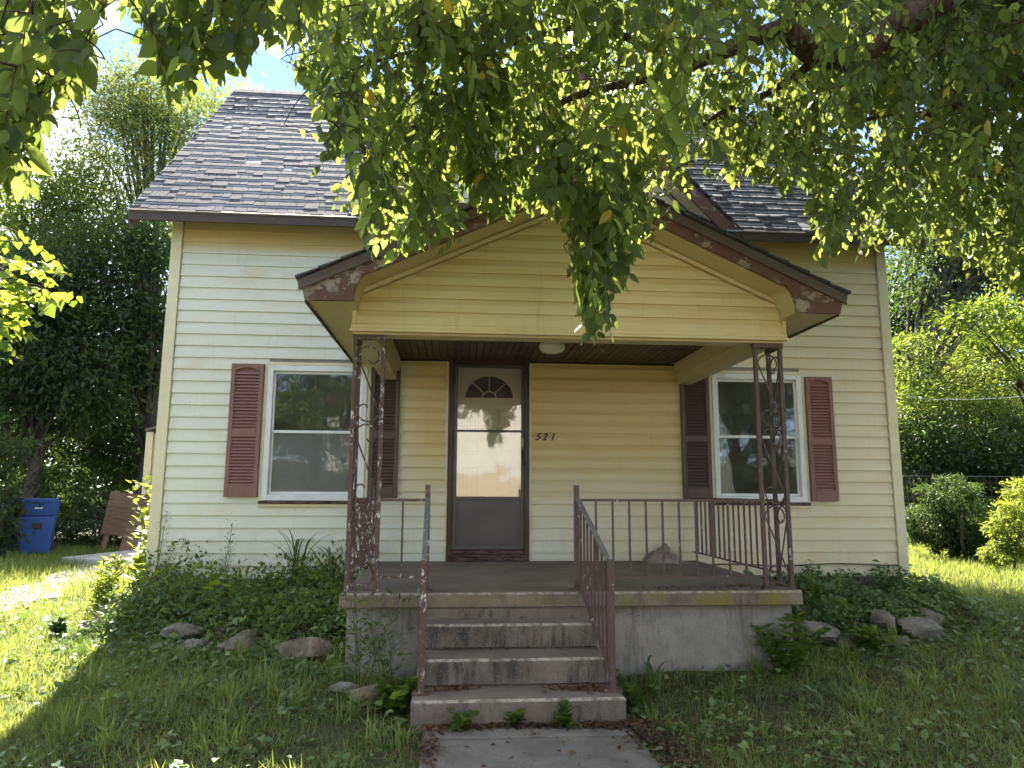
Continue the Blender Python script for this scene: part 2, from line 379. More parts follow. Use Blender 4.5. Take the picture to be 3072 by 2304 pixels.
def glass(name, tint=0.9, refl=1.75, wave=0.0, rough=0.012, dust=0.07):
    g = N(name); t = g.n('ShaderNodeBsdfTransparent'); t.inputs[0].default_value = (tint, tint, tint, 1)
    gl = g.n('ShaderNodeBsdfGlossy'); gl.inputs['Roughness'].default_value = rough; gl.inputs['Color'].default_value = (1,1,1,1)
    fr = g.n('ShaderNodeFresnel'); fr.inputs['IOR'].default_value = refl
    if wave:
        b = g.bump(g.noise(g.pos(), 2.3, 2), wave, 0.05); g.l(b, gl.inputs['Normal'])
    m = g.n('ShaderNodeMixShader'); g.l(fr.outputs[0], m.inputs[0]); g.l(t.outputs[0], m.inputs[1]); g.l(gl.outputs[0], m.inputs[2])
    du = g.n('ShaderNodeBsdfDiffuse'); du.inputs[0].default_value = (0.45,0.44,0.42,1); m2 = g.n('ShaderNodeMixShader')       # a film of dust on the pane
    g.l(g.math('MULTIPLY', g.ramp(g.noise(g.pos(), 3.0, 5), [(0.3, 0.4), (0.7, 1.0)]), dust), m2.inputs[0]); g.l(m.outputs[0], m2.inputs[1]); g.l(du.outputs[0], m2.inputs[2])
    g.done(m2.outputs[0])
glass('window_glass', 0.9, 1.64, 0.06, 0.03)
glass('storm_glass', 0.92, 1.66, 0.10, 0.035)
g = N('insect_screen'); t = g.n('ShaderNodeBsdfTransparent'); d = g.n('ShaderNodeBsdfDiffuse'); d.inputs[0].default_value = (0.34,0.34,0.345,1)
m = g.n('ShaderNodeMixShader'); m.inputs[0].default_value = 0.34; g.l(t.outputs[0], m.inputs[1]); g.l(d.outputs[0], m.inputs[2]); g.done(m.outputs[0])
g = N('lamp_glass'); g.done(g.bsdf((0.75,0.73,0.66), 0.3, 0.5))
MT = MATS
# ------------------------------------------------------------------ ground and setting
def sstep(a, b, x):
    t = np.clip((x-a)/(b-a), 0, 1); return t*t*(3-2*t)
def gz(x, y):
    x = np.asarray(x, float); y = np.asarray(y, float)
    z = np.interp(y, [-60,-30,-27,-19,-17,-13,-12,-8,-3.4,-1.6,0,6,15,60], [3.2,1.9,1.6,-0.5,-0.72,-0.72,-0.6,-0.57,-0.525,-0.44,-0.40,-0.36,-0.34,-0.2])
    bl = sstep(-0.35, 0.15, x)*sstep(2.35, 2.1, x)*sstep(-1.15-0.35*np.clip(x, 0, 2), -0.9-0.33*np.clip(x, 0, 2), y)*sstep(0.3, -0.1, y)
    br = sstep(5.55, 5.7, x)*sstep(8.3, 7.9, x)*sstep(-1.5+0.25*np.clip(x-6.6, 0, 2), -1.2+0.25*np.clip(x-6.6, 0, 2), y)*sstep(0.3, -0.1, y)
    z = z + 0.17*bl + 0.17*br
    near = sstep(-14, -9, y)
    z = z + near*(0.02*np.sin(1.7*x+0.6*y)+0.015*np.sin(3.1*y-1.1*x)+0.008*np.sin(7.3*x+2)*np.sin(6.1*y))
    walk = sstep(0.95, 0.62, np.abs(x-3.42))*sstep(-2.2, -2.5, y)
    return z*(1-walk) + walk*np.where(y > -13, np.minimum(z, -0.545), z)
def axis(near, step, far, grow=1.35):
    a = list(np.arange(near[0], near[1]+1e-6, step)); d = step
    lo, hi = near[0], near[1]; L, H = [], []
    while lo > far[0]: d *= grow; lo -= d; L.append(lo)
    d = step
    while hi < far[1]: d *= grow; hi += d; H.append(hi)
    return np.array(L[::-1]+a+H)
gx = axis((-5, 14), 0.16, (-300, 300)); gy = axis((-6, 8), 0.14, (-300, 300), 1.2)
GX, GY = np.meshgrid(gx, gy); GZ = gz(GX, GY)
nx, ny = len(gx), len(gy)
idx = np.arange(nx*ny).reshape(ny, nx)
q = np.stack([idx[:-1,:-1], idx[:-1,1:], idx[1:,1:], idx[1:,:-1]], -1).reshape(-1, 4)
setp(link('ground', np_mesh('ground', np.stack([GX, GY, GZ], -1).reshape(-1, 3), [q], MT['soil'], True)), kind='structure')

def sheet(name, mat, x0, x1, y0, y1, dz, nxx=12, nyy=12, edge=0.0):
    xs = np.linspace(0, 1, nxx+1); ys = np.linspace(0, 1, nyy+1); V = []
    for j, b in enumerate(ys):
        for i, a in enumerate(xs):
            yy = y0(a)+(y1(a)-y0(a))*b if callable(y0) else y0+(y1-y0)*b
            X0 = x0(yy) if callable(x0) else x0; X1 = x1(yy) if callable(x1) else x1
            if edge: X0 += edge*math.sin(yy*5.1)*0.6+edge*math.sin(yy*11.3)*0.4; X1 += edge*math.sin(yy*4.3+1)*0.6+edge*math.sin(yy*9.7)*0.4
            xx = X0+(X1-X0)*a; V.append((xx, yy, float(gz(xx, yy))+dz))
    I = np.arange(len(V)).reshape(nyy+1, nxx+1)
    F = np.stack([I[:-1,:-1], I[:-1,1:], I[1:,1:], I[1:,:-1]], -1).reshape(-1, 4)
    return setp(link(name, np_mesh(name, np.array(V), [F], mat, True)), kind='structure')
# concrete walk: two cast panels, with a joint between them
wk = MB(); wk.prism([(2.80,-12.0),(4.08,-12.0),(4.04,-3.42),(2.815,-3.42)], 'z', -0.62, -0.522)
wk.prism([(2.815,-3.405),(4.04,-3.405),(4.02,-3.10),(2.83,-3.10)], 'z', -0.62, -0.518)
setp(wk.build('garden_path', MT['walk_concrete'], bevel=0.008), kind='structure')
sheet('driveway', MT['gravel_ground'], lambda y: -2.12-0.22*(y-0.4), lambda y: -1.55-0.20*(y-0.4), -1.6, 6.5, 0.012, 10, 40, 0.16)
setp(MB().box((-80,-17.2,-0.9), (80,-12.6,-0.70)).build('street', MT['asphalt']), kind='structure')
pad = MB().prism([(-3.6,5.2),(-1.7,4.2),(-0.9,6.2),(-2.9,7.4)], 'z', -0.6, -0.27).build('concrete_pad', MT['pad_concrete'], bevel=0.01)
setp(pad, kind='structure')

# ------------------------------------------------------------------ house
HOUSE = thing('house', (3.92, 2.65, -0.4), 'pale yellow clapboard house with grey shingle roof and brown shutters', 'house')
Z0, EX = -0.038, 0.127                                   # bottom of the lowest course and exposure
OPEN = [(0.985, 2.03, 0.75, 2.17), (2.895, 3.775, 0.10, 2.29), (5.815, 6.85, 0.75, 2.17)]   # windows and door
RP, RE_Y, RE_Z, RID_Y = 1.05, -0.36, 3.71, 2.65           # roof pitch, eave, ridge
GC, GH, GPK = 4.0, 2.08, 5.90                            # cross gable centre, half width, peak
def lap(x0b, x1b, x0t, x1t, z0, z1, y=0.0, dutch=False):
    m = MB()
    prof = [(0.0, z0), (-0.027, z0), (-0.0255, z0+0.55*(z1-z0)), (-0.008, z1-0.14*(z1-z0)), (-0.005, z1+0.003), (0.0, z1+0.003)] if dutch else \
           [(0.0, z0), (-0.021, z0), (-0.0205, z0+0.008), (-0.005, z1+0.003), (0.0, z1+0.003)]
    y += random.uniform(-0.0012, 0.0012); tw_ = random.uniform(-0.0018, 0.0018); n = len(prof); t = lambda z: (z-z0)/(z1-z0)
    for xb, xt in ((x0b, x0t), (x1b, x1t)): m.v += [(xb+(xt-xb)*t(z), y+yy, z+(tw_ if xb == x0b else -tw_)*(yy < -0.01)) for yy, z in prof]
    m.f.append(list(range(n))); m.f.append(list(range(n, 2*n))[::-1])
    for i in range(n):
        j = (i+1) % n; m.f.append([i, i+n, j+n, j])
    return m
# backing walls
w = MB()
def wall_cells(x0, x1, z0, z1, holes):
    xs = sorted({x0, x1, *[h[i] for h in holes for i in (0, 1)]}); zs = sorted({z0, z1, *[h[i] for h in holes for i in (2, 3)]})
    for a, b in zip(xs, xs[1:]):
        for c, d in zip(zs, zs[1:]):
            cx, cz = (a+b)/2, (c+d)/2
            if any(h[0] < cx < h[1] and h[2] < cz < h[3] for h in holes): continue
            w.box((a, 0.003, c), (b, 0.14, d))
wall_cells(-0.09, 7.94, -0.05, 3.76, OPEN)
w.build('front_wall', MT['room_grey'], HOUSE)
MB().prism([(GC-1.92,3.765),(GC+1.92,3.765),(GC,5.72)], 'y', 0.003, 0.14).build('gable_wall', MT['room_grey'], HOUSE)
for nm, xa, xb in (('side_wall', -0.09, 0.04), ('side_wall', 7.81, 7.94)):
    MB().prism([(0.145,-0.05),(5.3,-0.05),(5.3,3.7),(2.65,6.5),(0.145,3.9)], 'x', xa, xb).build(nm, MT['trim_cream'], HOUSE)
MB().box((0.045,5.16,-0.05), (7.805,5.29,3.7)).build('back_wall', MT['trim_cream'], HOUSE)
MB().box((-0.07,0.03,-0.9), (7.92,5.25,-0.055)).build('foundation', MT['wall_concrete'], HOUSE)
MB().box((0.045,0.145,-0.04), (7.8,5.15,0.10)).build('room_floor', MT['old_wood'], HOUSE)
MB().box((0.045,0.145,2.62), (7.8,5.15,2.75)).build('room_ceiling', MT['room_grey'], HOUSE)
MB().box((0.045,3.2,0.105), (7.8,3.3,2.615)).build('room_partition', MT['room_grey'], HOUSE)
for x in (2.5, 5.1): MB().box((x,0.145,0.105), (x+0.1,3.195,2.615)).build('room_partition', MT['room_grey'], HOUSE)
# siding boards, course by course
random.seed(3)
z = Z0; i = 0
while z < 3.72:
    z1 = min(z+EX, 3.745)
    segs = [(0.002, 7.848)]
    for (a, b, c, d) in OPEN:
        if z1-0.02 > c and z+0.02 < d:
            segs = [s for (p0, p1) in segs for s in ((p0, min(p1, a)), (max(p0, b), p1)) if s[1]-s[0] > 0.01]
    out = []
    for (a, b) in segs:
        if b-a > 3.7:
            j = a+(b-a)*random.uniform(0.3, 0.7); out += [(a, j-0.001), (j+0.001, b)]
        elif a < 0.01 and b < 2.1 and i in (23, 24): out += [(a, 1.249), (1.251, b)]
        else: out.append((a, b))
    for a, b in out:
        inner = a > 1.9 and b < 5.9 and z < 2.3
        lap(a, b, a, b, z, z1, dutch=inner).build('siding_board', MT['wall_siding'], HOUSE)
    z += EX; i += 1
zz = 3.75
while zz < 5.6:
    z1 = min(zz+EX, 5.66); hb, ht = (5.70-zz)/RP, max((5.70-z1)/RP, 0.01)
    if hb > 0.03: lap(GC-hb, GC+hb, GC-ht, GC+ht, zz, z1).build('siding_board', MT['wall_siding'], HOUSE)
    zz += EX
MB().box((-0.115,-0.036,-0.05), (-0.003,0.145,3.80)).build('corner_post', MT['trim_cream'], HOUSE, bevel=0.004)
MB().box((7.853,-0.036,-0.05), (7.965,0.145,3.80)).build('corner_post', MT['trim_cream'], HOUSE, bevel=0.004)
# main roof
def slab(pts, th, m, name, parent):
    """roof slab: polygon of top points (left as given), thickness measured vertically"""
    b = MB(); n = len(pts); b.v = [tuple(p) for p in pts]+[(p[0], p[1], p[2]-th) for p in pts]
    b.f = [list(range(n)), list(range(n, 2*n))[::-1]]+[[i, i+n, (i+1) % n+n, (i+1) % n] for i in range(n)]
    return b.build(name, m, parent)
RID_Z = RE_Z+RP*(RID_Y-RE_Y); XL, XR = -0.43, 8.24
roof = MB()
for s in (1, -1):
    ye = RID_Y-s*(RID_Y-RE_Y); n = len(roof.v)
    roof.v += [(XL,ye,RE_Z),(XR,ye,RE_Z),(XR,RID_Y,RID_Z),(XL,RID_Y,RID_Z),(XL,ye,RE_Z-0.05),(XR,ye,RE_Z-0.05),(XR,RID_Y,RID_Z-0.07),(XL,RID_Y,RID_Z-0.07)]
    roof.f += [[n+k for k in qd] for qd in ((0,1,2,3),(4,7,6,5),(0,4,5,1),(1,5,6,2),(3,7,4,0))]
ROOF = roof.build('roof', MT['soffit_brown'], HOUSE)
slab([(GC-GH-0.02,-0.33,RE_Z+0.02),(GC,-0.33,GPK),(GC,1.75,GPK),(GC-GH-0.02,-0.30,RE_Z+0.04)], 0.05, MT['soffit_brown'], 'gable_roof', HOUSE)
slab([(GC+GH+0.02,-0.33,RE_Z+0.02),(GC+GH+0.02,-0.30,RE_Z+0.04),(GC,1.75,GPK),(GC,-0.33,GPK)], 0.05, MT['soffit_brown'], 'gable_roof', HOUSE)
# shingles: wedge-shaped tabs
ANG = math.atan(RP); TABW = (0.09, 0.12, 0.15, 0.18); SEX = 0.175
CUT = (0.0, 0.040, 0.052, 0.064)                          # how far the laminated tab stops short of the butt edge
def tab_mesh(wd, cut):
    m = MB(); L = SEX+0.010; g2 = 0.0025; e_ = 0.018*0.0+0.0135-0.0045*cut/SEX
    m.v = [(g2,cut,0.002),(wd-g2,cut+0.004,0.002),(wd-g2,L,0.002),(g2,L,0.002),(g2,cut,e_+0.006),(wd-g2,cut+0.004,e_+0.006),(wd-g2,L,0.010),(g2,L,0.010)]
    m.f = [[0,3,2,1],[4,5,6,7],[0,1,5,4],[1,2,6,5],[2,3,7,6],[3,0,4,7]]
    return m.mesh('shingle', MT['shingle'])
tabs = [[tab_mesh(wd, ct) for ct in CUT] for wd in TABW]
random.seed(5)
SV, SF = [], []
def add_tab(o, ux, uv, un, wd, rise, cut=0.0):
    L = SEX+0.010; n = len(SV); g2 = 0.0025; e_ = 0.0195-0.0045*cut/SEX
    for (a, b, c) in [(g2,cut,0.002),(wd-g2,cut+0.004,0.002),(wd-g2,L,0.002),(g2,L,0.002),(g2,cut,e_+rise),(wd-g2,cut+0.004,e_+rise),(wd-g2,L,0.010),(g2,L,0.010)]:
        SV.append(o+ux*a+uv*b+un*c)
    SF.extend([[n+k for k in qd] for qd in ((0,3,2,1),(4,5,6,7),(0,1,5,4),(1,2,6,5),(2,3,7,6),(3,0,4,7))])
ux = np.array([1.,0,0]); uv = np.array([0, math.cos(ANG), math.sin(ANG)]); un = np.array([0, -math.sin(ANG), math.cos(ANG)])
slope_len = (RID_Y-RE_Y)/math.cos(ANG); rows = int(slope_len/SEX)
single = 0
for row in range(rows+1):
    v = row*SEX-0.012; x = XL-random.uniform(0, 0.1)
    zrow = RE_Z+v*math.sin(ANG)+0.05; hx = (GPK-zrow)/RP       # the light base strip of the course
    for (ca, cd) in ((XL-0.014, GC-hx+0.10), (GC+hx-0.10, XR+0.014)) if hx > 0.1 else ((XL-0.014, XR+0.014),):
        cb_ = MB(); n_ = 0; cb_.v += [tuple(np.array([X_, RE_Y, RE_Z])+uv*(v+b_)+un*c_) for (X_, b_, c_) in ((ca,0,0.001),(cd,0,0.001),(cd,SEX+0.012,0.001),(ca,SEX+0.012,0.001),(ca,0,0.0135),(cd,0,0.0135),(cd,SEX+0.012,0.0065),(ca,SEX+0.012,0.0065))]
        cb_.f += [[n_+k for k in qd] for qd in ((0,3,2,1),(4,5,6,7),(0,1,5,4),(1,2,6,5),(2,3,7,6),(3,0,4,7))]
        cb_.build('shingle_course', MT['shingle_base'], ROOF)
    while x < XR-0.02:
        k = random.randrange(4); wd = TABW[k]; ck = random.choice((0,1,1,2,2,3,3))
        xa = max(x, XL-0.012); xb = min(x+wd, XR+0.012); x += wd
        o = np.array([xa, RE_Y, RE_Z])+uv*v
        mid = o+ux*(xb-xa)/2+uv*0.07
        if GPK-RP*abs(mid[0]-GC) > mid[2]+0.03: continue
        if random.random() < 0.015: continue
        if single < 297 and xb < 1.95 and abs((xb-xa)-wd) < 1e-6:
            s_ = link('shingle', tabs[k][ck], ROOF, o+un*random.uniform(0, 0.002), (ANG, 0, 0)); single += 1
        else: add_tab(o, ux, uv, un, xb-xa, random.uniform(0, 0.002), CUT[ck])
for sgn in (-1, 1):                                       # the cross gable's two slopes
    gv = np.array([-sgn*math.cos(ANG), 0, math.sin(ANG)]); gu = np.array([0, -sgn*1.0, 0]) if sgn < 0 else np.array([0, 1.0, 0]); gn = np.array([sgn*math.sin(ANG), 0, math.cos(ANG)])
    for row in range(int(GH/math.cos(ANG)/SEX)+1):
        v = row*SEX; y = -0.345
        zc = RE_Z+v*math.sin(ANG); yend = (zc-RE_Z)/RP+RE_Y+0.05
        while y < yend:
            wd = random.choice(TABW); b = min(y+wd, yend)
            o = np.array([GC+sgn*(GH+0.03), y if gu[1] > 0 else b, RE_Z])+gv*v+gn*0.02
            add_tab(o, gu, gv, gn, b-y, random.uniform(0, 0.002)); y += wd
sh = np_mesh('shingle_field', np.array(SV), [np.array(SF)], MT['shingle'])
setp(link('shingle_field', sh, ROOF), kind='stuff')
cap = MB(); x = XL-0.01
while x < XR: cap.prism([(RID_Y-0.13, RID_Z-0.10), (RID_Y, RID_Z+0.028), (RID_Y+0.13, RID_Z-0.10), (RID_Y, RID_Z+0.012)], 'x', x, x+0.14); x += 0.143
cap.build('ridge_cap', MT['shingle'], ROOF)
# eave trim: fascia, soffit, rake boards, cross gable rakes
for a, b in ((XL, GC-GH-0.03), (GC+GH+0.03, XR)):
    MB().box((a, RE_Y-0.004, RE_Z-0.095), (b, RE_Y+0.02, RE_Z-0.003)).build('fascia', MT['fascia_brown'], HOUSE, bevel=0.003)
    MB().prism([(RE_Y+0.022, 3.617), (-0.024, 3.742), (-0.024, 3.762), (RE_Y+0.022, 3.64)], 'x', a+0.02, b-0.02).build('soffit', MT['soffit_brown'], HOUSE)
    MB().prism([(RE_Y-0.02, RE_Z+0.006), (RE_Y+0.03, RE_Z+0.055), (RE_Y+0.03, RE_Z+0.045), (RE_Y-0.018, RE_Z-0.004)], 'x', a, b).build('drip_edge', MT['fascia_brown'], HOUSE)
for xa in (XL-0.006, XR-0.02):
    for s in (1, -1):
        ye = RID_Y-s*(RID_Y-RE_Y)
        MB().prism([(ye+s*0.03, RE_Z-0.04), (RID_Y, RID_Z-0.075), (RID_Y, RID_Z-0.24), (ye+s*0.03, RE_Z-0.19)], 'x', xa, xa+0.026).build('rake_board', MT['soffit_brown'], HOUSE)
for s in (-1, 1):
    e = GC+s*(GH+0.03)
    MB().prism([(e, RE_Z-0.02), (GC, GPK-0.055), (GC, GPK-0.24), (e-s*0.10, RE_Z-0.10), (e, RE_Z-0.10)], 'y', -0.34, -0.315).build('rake_board', MT['rake_paint'], HOUSE)
    MB().prism([(e, RE_Z-0.10), (GC, GPK-0.21), (GC, GPK-0.19), (e, RE_Z-0.08)], 'y', -0.312, -0.004).build('rake_soffit', MT['soffit_tan'], HOUSE)
# windows
def window(x0, x1, z0, z1, screen):
    W = thing('window', (0, 0, 0), None, None); W.parent = HOUSE; W.location = -HOUSE.location
    f = MB(); yo = -0.042
    f.box((x0, yo, z0), (x0+0.058, 0.05, z1)); f.box((x1-0.058, yo, z0), (x1, 0.05, z1))
    f.box((x0+0.058, yo, z1-0.058), (x1-0.058, 0.05, z1)); f.box((x0+0.058, yo, z0), (x1-0.058, 0.05, z0+0.062))
    f.build('frame', MT['white_metal'], W, bevel=0.004)
    c = MB(); c.box((x0-0.036,-0.034,z0-0.03), (x0-0.002,0.003,z1+0.012)); c.box((x1+0.002,-0.034,z0-0.03), (x1+0.036,0.003,z1+0.012))
    c.box((x0-0.036,-0.035,z1+0.002), (x1+0.036,0.003,z1+0.036)); c.build('casing', MT['trim_cream'], W, bevel=0.003)
    MB().box((x0-0.03,-0.052,z0-0.032), (x1+0.03,0.10,z0-0.003)).build('sill', MT['worn_sill'], W, bevel=0.004)
    MB().box((x0-0.036,-0.032,z0-0.062), (x1+0.036,0.003,z0-0.035)).build('apron', MT['trim_cream'], W)
    zm = z0+0.50*(z1-z0)
    s = MB(); a, b = x0+0.060, x1-0.060
    for (c0, c1, y) in ((zm-0.008, z1-0.060, -0.008), (z0+0.064, zm+0.022, 0.016)):
        s = MB(); t = 0.020
        s.box((a, y, c0), (a+t, y+0.02, c1)); s.box((b-t, y, c0), (b, y+0.02, c1)); s.box((a+t, y, c1-t-0.006), (b-t, y+0.02, c1)); s.box((a+t, y, c0), (b-t, y+0.02, c0+t+0.01))
        s.build('sash', MT['white_metal'], W, bevel=0.002)
        MB().box((a+t, y+0.009, c0+t), (b-t, y+0.012, c1-t)).build('pane', MT['window_glass'], W)
    if screen: MB().face([(a+0.021,0.0075,z0+0.09),(b-0.021,0.0075,z0+0.09),(b-0.021,0.0075,zm),(a+0.021,0.0075,zm)]).build('insect_screen', MT['insect_screen'], W)
    return W
window(*OPEN[0], True); window(*OPEN[2], False)
# shutters with louvers
def shutter(x0, x1, z0, z1, sm='shutter_brown'):
    S = thing('shutter', (0, 0, 0), None, None); S.parent = HOUSE; S.location = -HOUSE.location
    f = MB(); y0, y1 = -0.064, -0.028; st = 0.045; a, b = x0+st, x1-st; zm = z0+0.47*(z1-z0)
    f.box((x0,y0,z0), (a,y1,z1)); f.box((b,y0,z0), (x1,y1,z1))
    f.box((a,y0,z0), (b,y1,z0+0.115)); f.box((a,y0,zm-0.035), (b,y1,zm+0.035))
    arc = [(a, z1)]+[(a+(b-a)*k/10, z1-0.075+0.035*math.sin(math.pi*k/10)) for k in range(11)]+[(b, z1)]
    f.prism(arc, 'y', y0, y1); f.build('frame', MT[sm], S, bevel=0.003)
    MB().box((a,-0.034,z0+0.11), (b,-0.0285,z1-0.02)).build('back_panel', MT[sm], S)
    lv = MB(); h = 0.033; lv.v = [(0,-0.024,0),(b-a,-0.024,0),(b-a,0,h*1.05),(0,0,h*1.05),(0,-0.015,-0.004),(b-a,-0.015,-0.004),(b-a,0.004,h*0.9),(0,0.004,h*0.9)]
    lv.f = [[0,1,2,3],[4,7,6,5],[0,4,5,1],[1,5,6,2],[2,6,7,3],[3,7,4,0]]
    lm = lv.mesh('louver', MT[sm])
    for c0, c1 in ((z0+0.118, zm-0.036), (zm+0.036, z1-0.078)):
        nlo = int((c1-c0)/h)
        for k in range(nlo): link('louver', lm, S, (a, -0.037, c0+(c1-c0)*k/nlo))
shutter(0.612, 0.946, 0.785, 2.178); shutter(2.070, 2.378, 0.785, 2.165, 'shutter_dark')
shutter(5.449, 5.775, 0.785, 2.165, 'shutter_dark'); shutter(6.890, 7.200, 0.765, 2.150)
# front door: dark frame, storm door with two panes, cream inner door behind
D = thing('storm_door', (0, 0, 0), None, None); D.parent = HOUSE; D.location = -HOUSE.location
f = MB(); x0, x1, zt, zb = 2.900, 3.770, 2.285, 0.134
f.box((x0,-0.05,zb), (x0+0.055,0.10,zt)); f.box((x1-0.055,-0.05,zb), (x1,0.10,zt)); f.box((x0+0.055,-0.05,zt-0.06), (x1-0.055,0.10,zt))
f.build('frame', MT['dark_brown'], D, bevel=0.005)
MB().box((x0-0.03,-0.032,zb), (x0-0.003,0.003,zt+0.006)).build('trim', MT['trim_cream'], D); MB().box((x1+0.003,-0.032,zb), (x1+0.03,0.003,zt+0.006)).build('trim', MT['trim_cream'], D)
f = MB(); f.box((x0+0.01,-0.085,0.134), (x1-0.01,0.12,0.20)); f.box((x0+0.055,-0.055,0.203), (x1-0.055,0.11,0.244)); f.build('threshold', MT['worn_sill'], D, bevel=0.006)
f = MB(); a, b, y0, y1 = 2.958, 3.712, -0.040, -0.010; gl0, gl1 = 2.996, 3.684
f.box((a,y0,0.25), (gl0,y1,2.222)); f.box((gl1,y0,0.25), (b,y1,2.222)); f.box((gl0,y0,2.186), (gl1,y1,2.222)); f.box((gl0,y0,0.765), (gl1,y1,0.80)); f.box((gl0,y0,1.485), (gl1,y1,1.508)); f.box((gl0,y0,0.25), (gl1,y1,0.30))
f.build('leaf', MT['storm_grey'], D, bevel=0.003)
f = MB(); f.box((gl0,-0.030,0.30), (gl1,-0.018,0.765)); f.box((gl0+0.03,-0.034,0.33), (gl1-0.03,-0.0305,0.735)); f.build('kick_panel', MT['storm_grey'], D, bevel=0.003)
MB().box((gl0,-0.027,1.508), (gl1,-0.023,2.186)).build('pane', MT['storm_glass'], D); MB().box((gl0,-0.027,0.80), (gl1,-0.023,1.485)).build('pane', MT['storm_glass'], D)
f = MB(); f.box((3.690,-0.052,1.325), (3.708,-0.041,1.42)); f.build('lock_plate', MT['brass'], D, bevel=0.003)
f = MB(); f.tube([(3.699,-0.045,1.15),(3.699,-0.085,1.165),(3.699,-0.092,1.21),(3.699,-0.085,1.27),(3.699,-0.045,1.285)], 0.010, 8); f.box((3.687,-0.046,1.13), (3.711,-0.041,1.30)); f.build('handle', MT['black_metal'], D)
hm = MB().box((-0.006,-0.006,-0.05), (0.006,0.006,0.05)).mesh('hinge', MT['black_metal'])
for zz in (0.45, 1.0, 1.6, 2.05): link('hinge', hm, D, (2.957, -0.046, zz))
ID = thing('inner_door', (0, 0, 0), None, None); ID.parent = HOUSE; ID.location = -HOUSE.location
fc, fr_, fz = 3.340, 0.262, 1.868
f = MB(); outer = [(2.955,0.245),(3.715,0.245),(3.715,fz),(fc+fr_,fz)]+[(fc+fr_*math.cos(t), fz+fr_*0.93*math.sin(t)) for t in np.linspace(0.15, math.pi-0.15, 15)]+[(fc-fr_,fz),(2.955,fz)]
f.box((2.955,0.07,0.245), (3.715,0.11,fz))
n = 16; ar = [(fc+fr_*math.cos(t), fz+fr_*0.93*math.sin(t)) for t in np.linspace(0, math.pi, n+1)]
for k in range(n):
    p0, p1 = ar[k], ar[k+1]; f.prism([p0, p1, (p1[0], 2.225), (p0[0], 2.225)], 'y', 0.07, 0.11)
f.box((2.955,0.07,fz), (fc-fr_,0.11,2.225)); f.box((fc+fr_,0.07,fz), (3.715,0.11,2.225)); f.build('leaf', MT['door_cream'], ID)
f = MB()
for k in range(n):
    t0, t1 = math.pi*k/n, math.pi*(k+1)/n; P = lambda r, t: (fc+r*math.cos(t), fz+r*0.93*math.sin(t))
    f.prism([P(fr_-0.002,t0), P(fr_+0.028,t0), P(fr_+0.028,t1), P(fr_-0.002,t1)], 'y', 0.055, 0.069)
    f.prism([P(0.070,t0), P(0.084,t0), P(0.084,t1), P(0.070,t1)], 'y', 0.075, 0.088)
for t in (math.pi*0.25, math.pi*0.5, math.pi*0.75):
    d_ = Vector((math.cos(t), 0, 0.93*math.sin(t))); c_ = Vector((fc, 0.082, fz)); f.bar(c_+d_*0.08, c_+d_*(fr_+0.002), 0.012, 0.012, (0,1,0))
f.box((fc-fr_-0.03,0.054,fz-0.028), (fc+fr_+0.03,0.069,fz-0.001)); f.build('fanlight_frame', MT['door_cream'], ID)
MB().prism([(fc+fr_*1.0*math.cos(t), fz+fr_*0.93*math.sin(t)) for t in np.linspace(0, math.pi, 17)], 'y', 0.090, 0.094).build('pane', MT['window_glass'], ID)
for (pa, pb, pc, pd) in ((3.07,3.24,1.25,1.76), (3.43,3.60,1.25,1.76), (3.07,3.24,0.40,1.12), (3.43,3.60,0.40,1.12)):
    f = MB(); r_ = 0.016
    for (qa, qb, qc, qd) in ((pa,pb,pd-r_,pd),(pa,pb,pc,pc+r_),(pa,pa+r_,pc+r_,pd-r_),(pb-r_,pb,pc+r_,pd-r_)): f.box((qa,0.060,qc), (qb,0.0695,qd))
    f.box((pa+0.03,0.062,pc+0.03), (pb-0.03,0.0695,pd-0.03)); f.build('panel_moulding', MT['door_cream'], ID, bevel=0.004)
# curtain seen in the right window
cv, cf_ = [], []; cz = np.linspace(0.82, 2.1, 33); cu = np.linspace(0, 1, 22)
wf = lambda z: np.interp(z, [0.80,0.9,1.0,1.15,1.25,1.33,1.38,1.44,1.50,1.62,1.76,2.1], [0.20,0.17,0.155,0.155,0.13,0.08,0.06,0.13,0.17,0.09,0.035,0.02])
for zz in cz:
    for u_ in cu: cv.append((5.885+float(wf(zz))*u_, 0.055+0.010*math.sin(u_*34)+0.01*math.sin(zz*5+u_*6), zz))
I = np.arange(len(cv)).reshape(33, 22)
cur = link('curtain', np_mesh('curtain', np.array(cv), [np.stack([I[:-1,:-1],I[:-1,1:],I[1:,1:],I[1:,:-1]],-1).reshape(-1,4)], MT['curtain_cloth'], True))
setp(cur, 'white tied-back curtain hanging inside the window beside the porch post', 'curtain')
# house number
NUM = thing('house_number', (3.94, -0.03, 1.40), 'dark slanted house number 521 on yellow siding beside the door', 'house number')
for ch, x in (('5', 3.832), ('2', 3.908), ('1', 3.992)):
    cu_ = bpy.data.curves.new('digit', 'FONT'); cu_.body = ch; cu_.size = 0.106; cu_.shear = 0.35; cu_.extrude = 0.004; cu_.offset = 0.0035; cu_.materials.append(MT['black_metal'])
    tmp = bpy.data.objects.new('digit_outline', cu_); COL.objects.link(tmp)
    dm = bpy.data.meshes.new_from_object(tmp.evaluated_get(bpy.context.evaluated_depsgraph_get())); bpy.data.objects.remove(tmp)
    link('digit', dm, NUM, (x, -0.034, 1.405), (math.radians(90), 0, 0))
